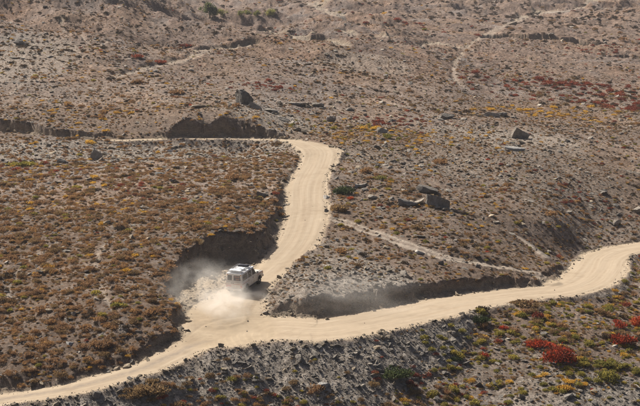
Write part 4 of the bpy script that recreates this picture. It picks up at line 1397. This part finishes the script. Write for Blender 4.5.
def build_car():
    car = bpy.data.objects.new('off_road_car', None)
    link(car)
    tag(car, 'dusty white off road car with roof rack driving up the dirt bend', 'car')
    HW = 0.86
    ax_r, ax_f, wr = -1.48, 1.50, 0.40
    # lower body: side outline with wheel arches, pushed across the width
    def arch(cx, r=0.50, n=9):
        return [(cx + r * math.cos(a), 0.44 + r * 0.92 * math.sin(a)) for a in np.linspace(math.pi * 0.98, math.pi * 0.02, n)]
    out = [(-2.44, 0.56)] + arch(ax_r) + arch(ax_f) + [(2.38, 0.56), (2.44, 0.66), (2.42, 1.02), (2.34, 1.09), (1.0, 1.22), (-2.42, 1.20), (-2.46, 1.10)]
    bm = bmesh.new()
    A = [bm.verts.new((x, -HW, z)) for x, z in out]; B = [bm.verts.new((x, HW, z)) for x, z in out]
    fa = bm.faces.new(A); fb = bm.faces.new(B[::-1])
    for k in range(len(out)):
        bm.faces.new((A[k], B[k], B[(k + 1) % len(out)], A[(k + 1) % len(out)]))
    ed = [e for e in bm.edges if abs(e.verts[0].co.y - e.verts[1].co.y) < 1e-6 and min(e.verts[0].co.z, e.verts[1].co.z) > 1.0]
    bmesh.ops.bevel(bm, geom=ed, offset=0.045, segments=3, affect='EDGES', profile=0.6)
    body = bm_obj('body', bm, M_PAINT, car)
    # cabin
    zb, zt = 1.19, 1.90
    lo = [(-2.42, -.855), (0.98, -.855), (0.98, .855), (-2.42, .855)]
    hi = [(-2.34, -.735), (0.42, -.735), (0.42, .735), (-2.34, .735)]
    bm = bmesh.new()
    a = [bm.verts.new((x, y, zb)) for x, y in lo]; b = [bm.verts.new((x, y, zt)) for x, y in hi]
    bm.faces.new(a[::-1]); bm.faces.new(b)
    for k in range(4):
        bm.faces.new((a[k], a[(k + 1) % 4], b[(k + 1) % 4], b[k]))
    ed = [e for e in bm.edges if abs(e.verts[0].co.z - e.verts[1].co.z) > 0.1]
    bmesh.ops.bevel(bm, geom=ed, offset=0.05, segments=3, affect='EDGES')
    bm_obj('cabin', bm, M_PAINT, car)
    bm = bmesh.new()
    bx(bm, -2.40, 0.47, -.775, .775, 1.885, 1.965, 0.035)
    roof = bm_obj('roof', bm, M_ROOFP, car)
    part('gutter', M_PAINT, roof, (-2.41, 0.48, -.795, -.772, 1.875, 1.905), (-2.41, 0.48, .772, .795, 1.875, 1.905))

    def side(s, u0, u1, v0, v1):
        """quad on the cabin side; u in metres along x, v 0..1 up"""
        f = lambda x, v: (x + (0.08 * v if x < -2 else 0), s * (0.855 - 0.12 * v), zb + (zt - zb) * v)
        return [f(u0, v0), f(u1, v0), f(u1, v1), f(u0, v1)]
    for s_ in (-1, 1):
        # front door, rear door, cargo side with their windows
        for nm, d0, d1, w0, w1 in (('door', -0.10, 0.90, -0.02, 0.66), ('door', -1.06, -0.12, -0.98, -0.20)):
            dr = part(nm, M_PAINT, car, (d0, d1, s_ * HW, s_ * (HW + 0.014), 0.60, 1.19), bev=0.006)
            part('handle', M_BLACK, dr, (d0 + 0.06, d0 + 0.22, s_ * (HW + 0.012), s_ * (HW + 0.04), 1.04, 1.08))
            q = side(s_, w0, w1, 0.10, 0.86)
            if d1 > 0.5:
                q[1] = (0.80, *side(s_, 0, 0.80, 0.10, 0.86)[1][1:])
                q[2] = (0.40, *q[2][1:])
            wf = pane('window_frame', [Vector(p) for p in q], M_BLACK, car, 0.004, (0, s_, 0.15))
            c = sum((Vector(p) for p in q), Vector()) / 4
            pane('glass', [c + (Vector(p) - c) * 0.94 for p in q], M_GLASS, wf, 0.010, (0, s_, 0.15))
        q = side(s_, -2.22, -1.12, 0.14, 0.84)
        wf = pane('window_frame', q, M_BLACK, car, 0.004, (0, s_, 0.15))
        c = sum((Vector(p) for p in q), Vector()) / 4
        pane('glass', [c + (Vector(p) - c) * 0.94 for p in q], M_GLASS, wf, 0.010, (0, s_, 0.15))
        part('side_stripe', M_STRIPE, car, (-2.42, -1.08, s_ * HW, s_ * (HW + 0.006), 1.00, 1.045), (0.94, 2.30, s_ * HW, s_ * (HW + 0.006), 0.98, 1.02))
        # flared arches
        for cx in (ax_r, ax_f):
            bm = bmesh.new()
            pr = []
            for a_ in np.linspace(math.pi * 0.99, math.pi * 0.01, 12):
                pr.append([(cx + r_ * math.cos(a_), yy, 0.44 + r_ * 0.92 * math.sin(a_)) for r_, yy in ((0.50, s_ * (HW - .02)), (0.50, s_ * (HW + .06)), (0.56, s_ * (HW + .045)), (0.57, s_ * (HW - .02)))])
            vs = [[bm.verts.new(p) for p in row] for row in pr]
            for r0, r1 in zip(vs, vs[1:]):
                for k in range(4):
                    bm.faces.new((r0[k], r0[(k + 1) % 4], r1[(k + 1) % 4], r1[k]))
            bm.faces.new(vs[0]); bm.faces.new(vs[-1][::-1])
            bm_obj('wheel_arch', bm, M_PAINT, car)
        part('side_step', M_BLACK, car, (-0.92, 0.92, s_ * 0.80, s_ * 0.95, 0.40, 0.45), bev=0.01)
        part('mud_flap', M_BLACK, car, (ax_r - 0.56, ax_r - 0.53, s_ * 0.62, s_ * 0.90, 0.22, 0.60))
        part('headlight', M_LAMP, car, (2.415, 2.46, s_ * 0.50, s_ * 0.74, 0.82, 1.00), bev=0.02)
        part('front_indicator', M_AMB, car, (2.36, 2.45, s_ * 0.76, s_ * 0.868, 0.84, 0.98), bev=0.01)
        m = part('mirror', M_PAINT, car, (0.74, 0.84, s_ * 0.92, s_ * 1.12, 1.22, 1.46), bev=0.03)
        part('mirror_arm', M_BLACK, m, (0.76, 0.80, s_ * 0.84, s_ * 0.94, 1.24, 1.28))
        for x_, z_, nm, mt in ((-2.475, 0.0, 'tail_light', M_RED),):
            tl = part('tail_light', M_RED, car, (-2.49, -2.44, s_ * 0.66, s_ * 0.82, 0.74, 0.90), bev=0.01)
            part('reversing_light', M_AMB, tl, (-2.488, -2.445, s_ * 0.66, s_ * 0.82, 0.69, 0.737), bev=0.008)
        part('marker_light', M_AMB, car, (-2.44, -2.37, s_ * 0.64, s_ * 0.72, 1.80, 1.86), bev=0.01)
    # wheels
    tp = [(0.22, -0.10), (0.33, -0.125), (0.385, -0.11), (0.40, -0.07), (0.40, 0.07), (0.385, 0.11), (0.33, 0.125), (0.22, 0.10)]
    rp = [(0.05, -0.105), (0.10, -0.10), (0.12, -0.06), (0.20, -0.055), (0.235, -0.11), (0.235, 0.11), (0.20, 0.055), (0.12, 0.06), (0.05, 0.06)]
    for cx in (ax_r, ax_f):
        for s_ in (-1, 1):
            w = bpy.data.objects.new('wheel', None)
            w.location = (cx, s_ * 0.775, wr); link(w, car)
            if s_ > 0:
                w.rotation_euler = (0, 0, math.pi)
            lathe('tyre', tp, M_RUB, w, (0, 0, 0)); lathe('rim', rp, M_STEEL, w, (0, 0, 0))
        part('axle', M_BLACK, car, (cx - 0.06, cx + 0.06, -0.7, 0.7, wr - 0.06, wr + 0.06))
    part('underbody', M_BLACK, car, (-2.3, 2.2, -0.62, 0.62, 0.42, 0.58))
    # rear end
    re = lambda y, v: (-2.42 + 0.08 * v, y * (0.855 - 0.12 * v) / 0.855, zb + (zt - zb) * v)
    for y0, y1, hy in ((-0.80, 0.14, 0.06), (0.16, 0.80, 0.24)):
        d_ = part('rear_door', M_PAINT, car, (-2.478, -2.45, y0, y1, 0.66, 1.185), bev=0.006)
        part('handle', M_BLACK, d_, (-2.51, -2.476, hy - 0.06, hy + 0.06, 1.08, 1.13))
        up = pane('rear_door_panel', [re(y0, 0.03), re(y1, 0.03), re(y1, 0.95), re(y0, 0.95)], M_PAINT, car, 0.012, (-1, 0, 0.1))
        m0, m1 = y0 + 0.09, y1 - 0.09
        off = Vector((-0.014, 0, 0))
        fr = pane('window_frame', [Vector(re(m0, 0.20)) + off, Vector(re(m1, 0.20)) + off, Vector(re(m1, 0.84)) + off, Vector(re(m0, 0.84)) + off], M_BLACK, up, 0.003, (-1, 0, 0.1))
        m0 += 0.035; m1 -= 0.035
        off = Vector((-0.019, 0, 0))
        pane('glass', [Vector(re(m0, 0.24)) + off, Vector(re(m1, 0.24)) + off, Vector(re(m1, 0.80)) + off, Vector(re(m0, 0.80)) + off], M_GLASS, up, 0.004, (-1, 0, 0.1))
        if y0 < 0:  # thin brown panes paint the tinted reflection onto the rear glass
            off = Vector((-0.027, 0, 0))
            pane('painted_window_reflection', [Vector(re(m0 + .05, 0.58)) + off, Vector(re(m1 - .05, 0.58)) + off, Vector(re(m1 - .05, 0.76)) + off, Vector(re(m0 + .05, 0.76)) + off], M_REFLECT, up, 0.003, (-1, 0, 0.1))
            pane('painted_window_reflection', [Vector(re(m0 + .12, 0.28)) + off, Vector(re(m1 - .2, 0.28)) + off, Vector(re(m1 - .2, 0.46)) + off, Vector(re(m0 + .12, 0.46)) + off], M_REFLECT, up, 0.003, (-1, 0, 0.1))
    part('rear_stripe', M_STRIPE, car, (-2.483, -2.476, -0.80, 0.80, 0.985, 1.03))
    part('number_plate', M_PLATE, car, (-2.485, -2.475, 0.28, 0.68, 0.76, 0.92))
    part('rear_bumper', M_STEEL, car, (-2.60, -2.45, -0.84, 0.84, 0.50, 0.66), bev=0.02)
    part('front_bumper', M_STEEL, car, (2.44, 2.62, -0.86, 0.86, 0.50, 0.68), bev=0.03)
    g = part('grille', M_BLACK, car, (2.40, 2.445, -0.48, 0.48, 0.74, 1.0))
    for k in range(4):
        part('grille_bar', M_STEEL, g, (2.44, 2.455, -0.47, 0.47, 0.77 + k * 0.06, 0.79 + k * 0.06))
    # windscreen and bonnet
    ws = lambda y, v: (0.98 - 0.56 * v, y * (0.855 - 0.12 * v), zb + (zt - zb) * v)
    wf = pane('windscreen_frame', [ws(-.92, .08), ws(.92, .08), ws(.92, .92), ws(-.92, .92)], M_BLACK, car, 0.004, (1, 0, .5))
    pane('windscreen', [ws(-.88, .12), ws(.88, .12), ws(.88, .88), ws(-.88, .88)], M_GLASS, wf, 0.010, (1, 0, .5))
    pane('bonnet', [(1.04, -.74, 1.222), (2.28, -.70, 1.102), (2.28, .70, 1.102), (1.04, .74, 1.222)], M_PAINT, car, 0.03, (0, 0, 1))
    # roof rack
    rack = bpy.data.objects.new('roof_rack', None); link(rack, car)
    for s_ in (-1, 1):
        bm = bmesh.new()
        for zz in (2.06, 2.17):
            tube(bm, Vector((-2.25, s_ * .68, zz)), Vector((0.10, s_ * .68, zz)), 0.016, 0.016, 6)
        bm_obj('rack_rail', bm, M_STEEL, rack)
        for x_ in (-2.2, -1.4, -0.6, 0.05):
            part('rack_post', M_STEEL, rack, (x_ - .015, x_ + .015, s_ * .665, s_ * .695, 1.96, 2.17))
    for k in range(9):
        x_ = -2.2 + k * 0.28
        part('rack_slat', M_STEEL, rack, (x_ - .03, x_ + .03, -.665, .665, 2.045, 2.07))
    bm = bmesh.new()
    for zz in (2.06, 2.17):
        tube(bm, Vector((0.10, -.68, zz)), Vector((0.10, .68, zz)), 0.016, 0.016, 6)
        tube(bm, Vector((-2.25, -.68, zz)), Vector((-2.25, .68, zz)), 0.016, 0.016, 6)
    bm_obj('rack_crossbar', bm, M_STEEL, rack)
    return car


car = build_car()
cx_, cy_, cz_ = hit(245, 287.5)
hd = math.atan2(0.93, 0.37)
fw = Vector((math.cos(hd), math.sin(hd), 0)); lf = Vector((-fw.y, fw.x, 0))
P4 = [Vector((cx_, cy_, 0)) + fw * a + lf * b for a in (-1.48, 1.5) for b in (-.775, .775)]
zz4 = terrain([p.x for p in P4], [p.y for p in P4])
f3 = (fw * 2.98 + Vector((0, 0, (zz4[2] + zz4[3] - zz4[0] - zz4[1]) / 2))).normalized()
l3 = (lf * 1.55 + Vector((0, 0, (zz4[1] + zz4[3] - zz4[0] - zz4[2]) / 2))).normalized()
u3 = f3.cross(l3).normalized(); l3 = u3.cross(f3)
MC = Matrix((f3, l3, u3)).transposed().to_4x4()
MC.translation = Vector((cx_, cy_, zz4.mean() - 0.03))
MC = MC @ Matrix.Diagonal((1.03, 1.05, 1.12, 1))
car.matrix_world = MC


def lug(name, mat, label, cat, x0, x1, y0, y1, z0, z1, seed):
    bm = bmesh.new()
    bx(bm, x0, x1, y0, y1, z0, z1)
    bmesh.ops.subdivide_edges(bm, edges=bm.edges[:], cuts=4, use_grid_fill=True)
    rg = random.Random(seed)
    c = Vector(((x0 + x1) / 2, (y0 + y1) / 2, (z0 + z1) / 2)); hx, hy, hz = (x1 - x0) / 2, (y1 - y0) / 2, (z1 - z0) / 2
    for v in bm.verts:
        d = v.co - c
        k = (abs(d.x / hx) ** 6 + abs(d.y / hy) ** 6) / 2
        if d.z > 0:
            v.co.z -= k * hz * 0.6
            v.co += Vector((rg.uniform(-1, 1), rg.uniform(-1, 1), rg.uniform(-1, 1))) * 0.02
    o = bm_obj(name, bm, mat, None, True)
    o.matrix_world = MC
    return tag(o, label, cat)


lug('luggage_bundle', M_TARP, 'white wrapped bundle on the rear of the car roof rack', 'luggage', -2.16, -1.55, -.58, .58, 2.07, 2.20, 1)
lug('luggage_bundle', M_TARP, 'white flat bundle in the middle of the car roof rack', 'luggage', -1.30, -0.80, -.50, .20, 2.07, 2.16, 2)
lug('duffel_bag', M_BAG, 'dark bag at the front of the car roof rack', 'bag', -0.40, -0.02, -.55, .50, 2.07, 2.24, 3)


# ------------------------------------------------------------------ dust thrown up by the car
def dust(name, label, loc, size, dens, seed):
    bm = bmesh.new()
    bmesh.ops.create_icosphere(bm, subdivisions=3, radius=1.0)
    o_me = bpy.data.meshes.new(name)
    bm.to_mesh(o_me); bm.free()
    t = NT(name + '_volume')
    t.t.nodes.remove(t.bsdf)
    pv = t.n('ShaderNodeVolumePrincipled')
    pv.inputs['Color'].default_value = (0.985, 0.95, 0.89, 1)
    pv.inputs['Anisotropy'].default_value = 0.35
    o = t.coords('Object')
    wn_ = t.n('ShaderNodeTexNoise'); wn_.inputs['Scale'].default_value = 1.7; wn_.inputs['Detail'].default_value = 3
    so = t.n('ShaderNodeVectorMath', operation='ADD'); t.l(o, so.inputs[0]); so.inputs[1].default_value = (seed * 5.3, 1.7, seed)
    t.l(so.outputs[0], wn_.inputs['Vector'])
    wv = t.n('ShaderNodeVectorMath', operation='MULTIPLY_ADD'); t.l(wn_.outputs['Color'], wv.inputs[0]); wv.inputs[1].default_value = (1.1, 1.1, 1.1); wv.inputs[2].default_value = (-.55, -.55, -.55)
    wo = t.n('ShaderNodeVectorMath', operation='ADD'); t.l(o, wo.inputs[0]); t.l(wv.outputs[0], wo.inputs[1])
    ln0 = t.n('ShaderNodeVectorMath', operation='LENGTH'); t.l(o, ln0.inputs[0])
    ln = t.n('ShaderNodeVectorMath', operation='LENGTH'); t.l(wo.outputs[0], ln.inputs[0])
    fall = t.math('MULTIPLY', t.math('SUBTRACT', 0.95, ln.outputs['Value'], True), t.rng(ln0.outputs['Value'], 0.75, 1.0, 1.0, 0.0))
    sh = t.n('ShaderNodeVectorMath', operation='ADD'); t.l(o, sh.inputs[0]); sh.inputs[1].default_value = (seed * 3.1, seed, 0)
    n = t.rng(t.noise(sh.outputs[0], 2.1, 4, 0.6, 0.5), 0.38, 0.68)
    t.l(t.math('MULTIPLY', t.math('MULTIPLY', fall, n), dens), pv.inputs['Density'])
    t.l(pv.outputs[0], t.out.inputs['Volume'])
    o_me.materials.append(t.m)
    ob = bpy.data.objects.new(name, o_me)
    ob.location = loc; ob.scale = size
    link(ob)
    return tag(ob, label, None, None, 'stuff')


def dust_at(px, py, size, dens, label, seed, up=0.6):
    x, y, z = hit(px, py)
    dust('dust_cloud', label, (x, y, z + size[2] * up), size, dens, seed)


dust_at(228, 310, (3.2, 8.0, 1.9), 0.5, 'pale dust cloud trailing behind the car on the bend', 1, 0.4)
dust_at(206, 300, (5.5, 10.0, 3.0), 0.19, 'thin dust veil spreading from the shaded pocket across the bend', 2, 0.35)
dust_at(250, 297, (2.8, 4.0, 0.9), 0.45, 'low dust drifting beside the right wheels of the car', 3, 0.3)
dust_at(345, 306, (10.0, 5.0, 2.6), 0.12, 'faint dust veil along the shaded bank inside the bend', 5, 0.4)

# ------------------------------------------------------------------ thin haze over the whole valley
hm = bpy.data.materials.new('haze')
hm.use_nodes = True
ht = hm.node_tree
ht.nodes.remove(ht.nodes['Principled BSDF'])
hv = ht.nodes.new('ShaderNodeVolumePrincipled')
hv.inputs['Color'].default_value = (0.93, 0.95, 1.0, 1)
hv.inputs['Density'].default_value = 0.00009
hv.inputs['Anisotropy'].default_value = 0.3
ht.links.new(hv.outputs[0], ht.nodes['Material Output'].inputs['Volume'])
gz = [c[2] for c in bpy.data.objects['ground'].bound_box]
bm = bmesh.new()
bx(bm, -4600, 4600, -150, 1900, min(gz) - 2, max(max(gz) + 3, CAM_H + 6))
tag(bm_obj('haze', bm, hm), 'thin pale haze filling the valley air', None, None, 'stuff')
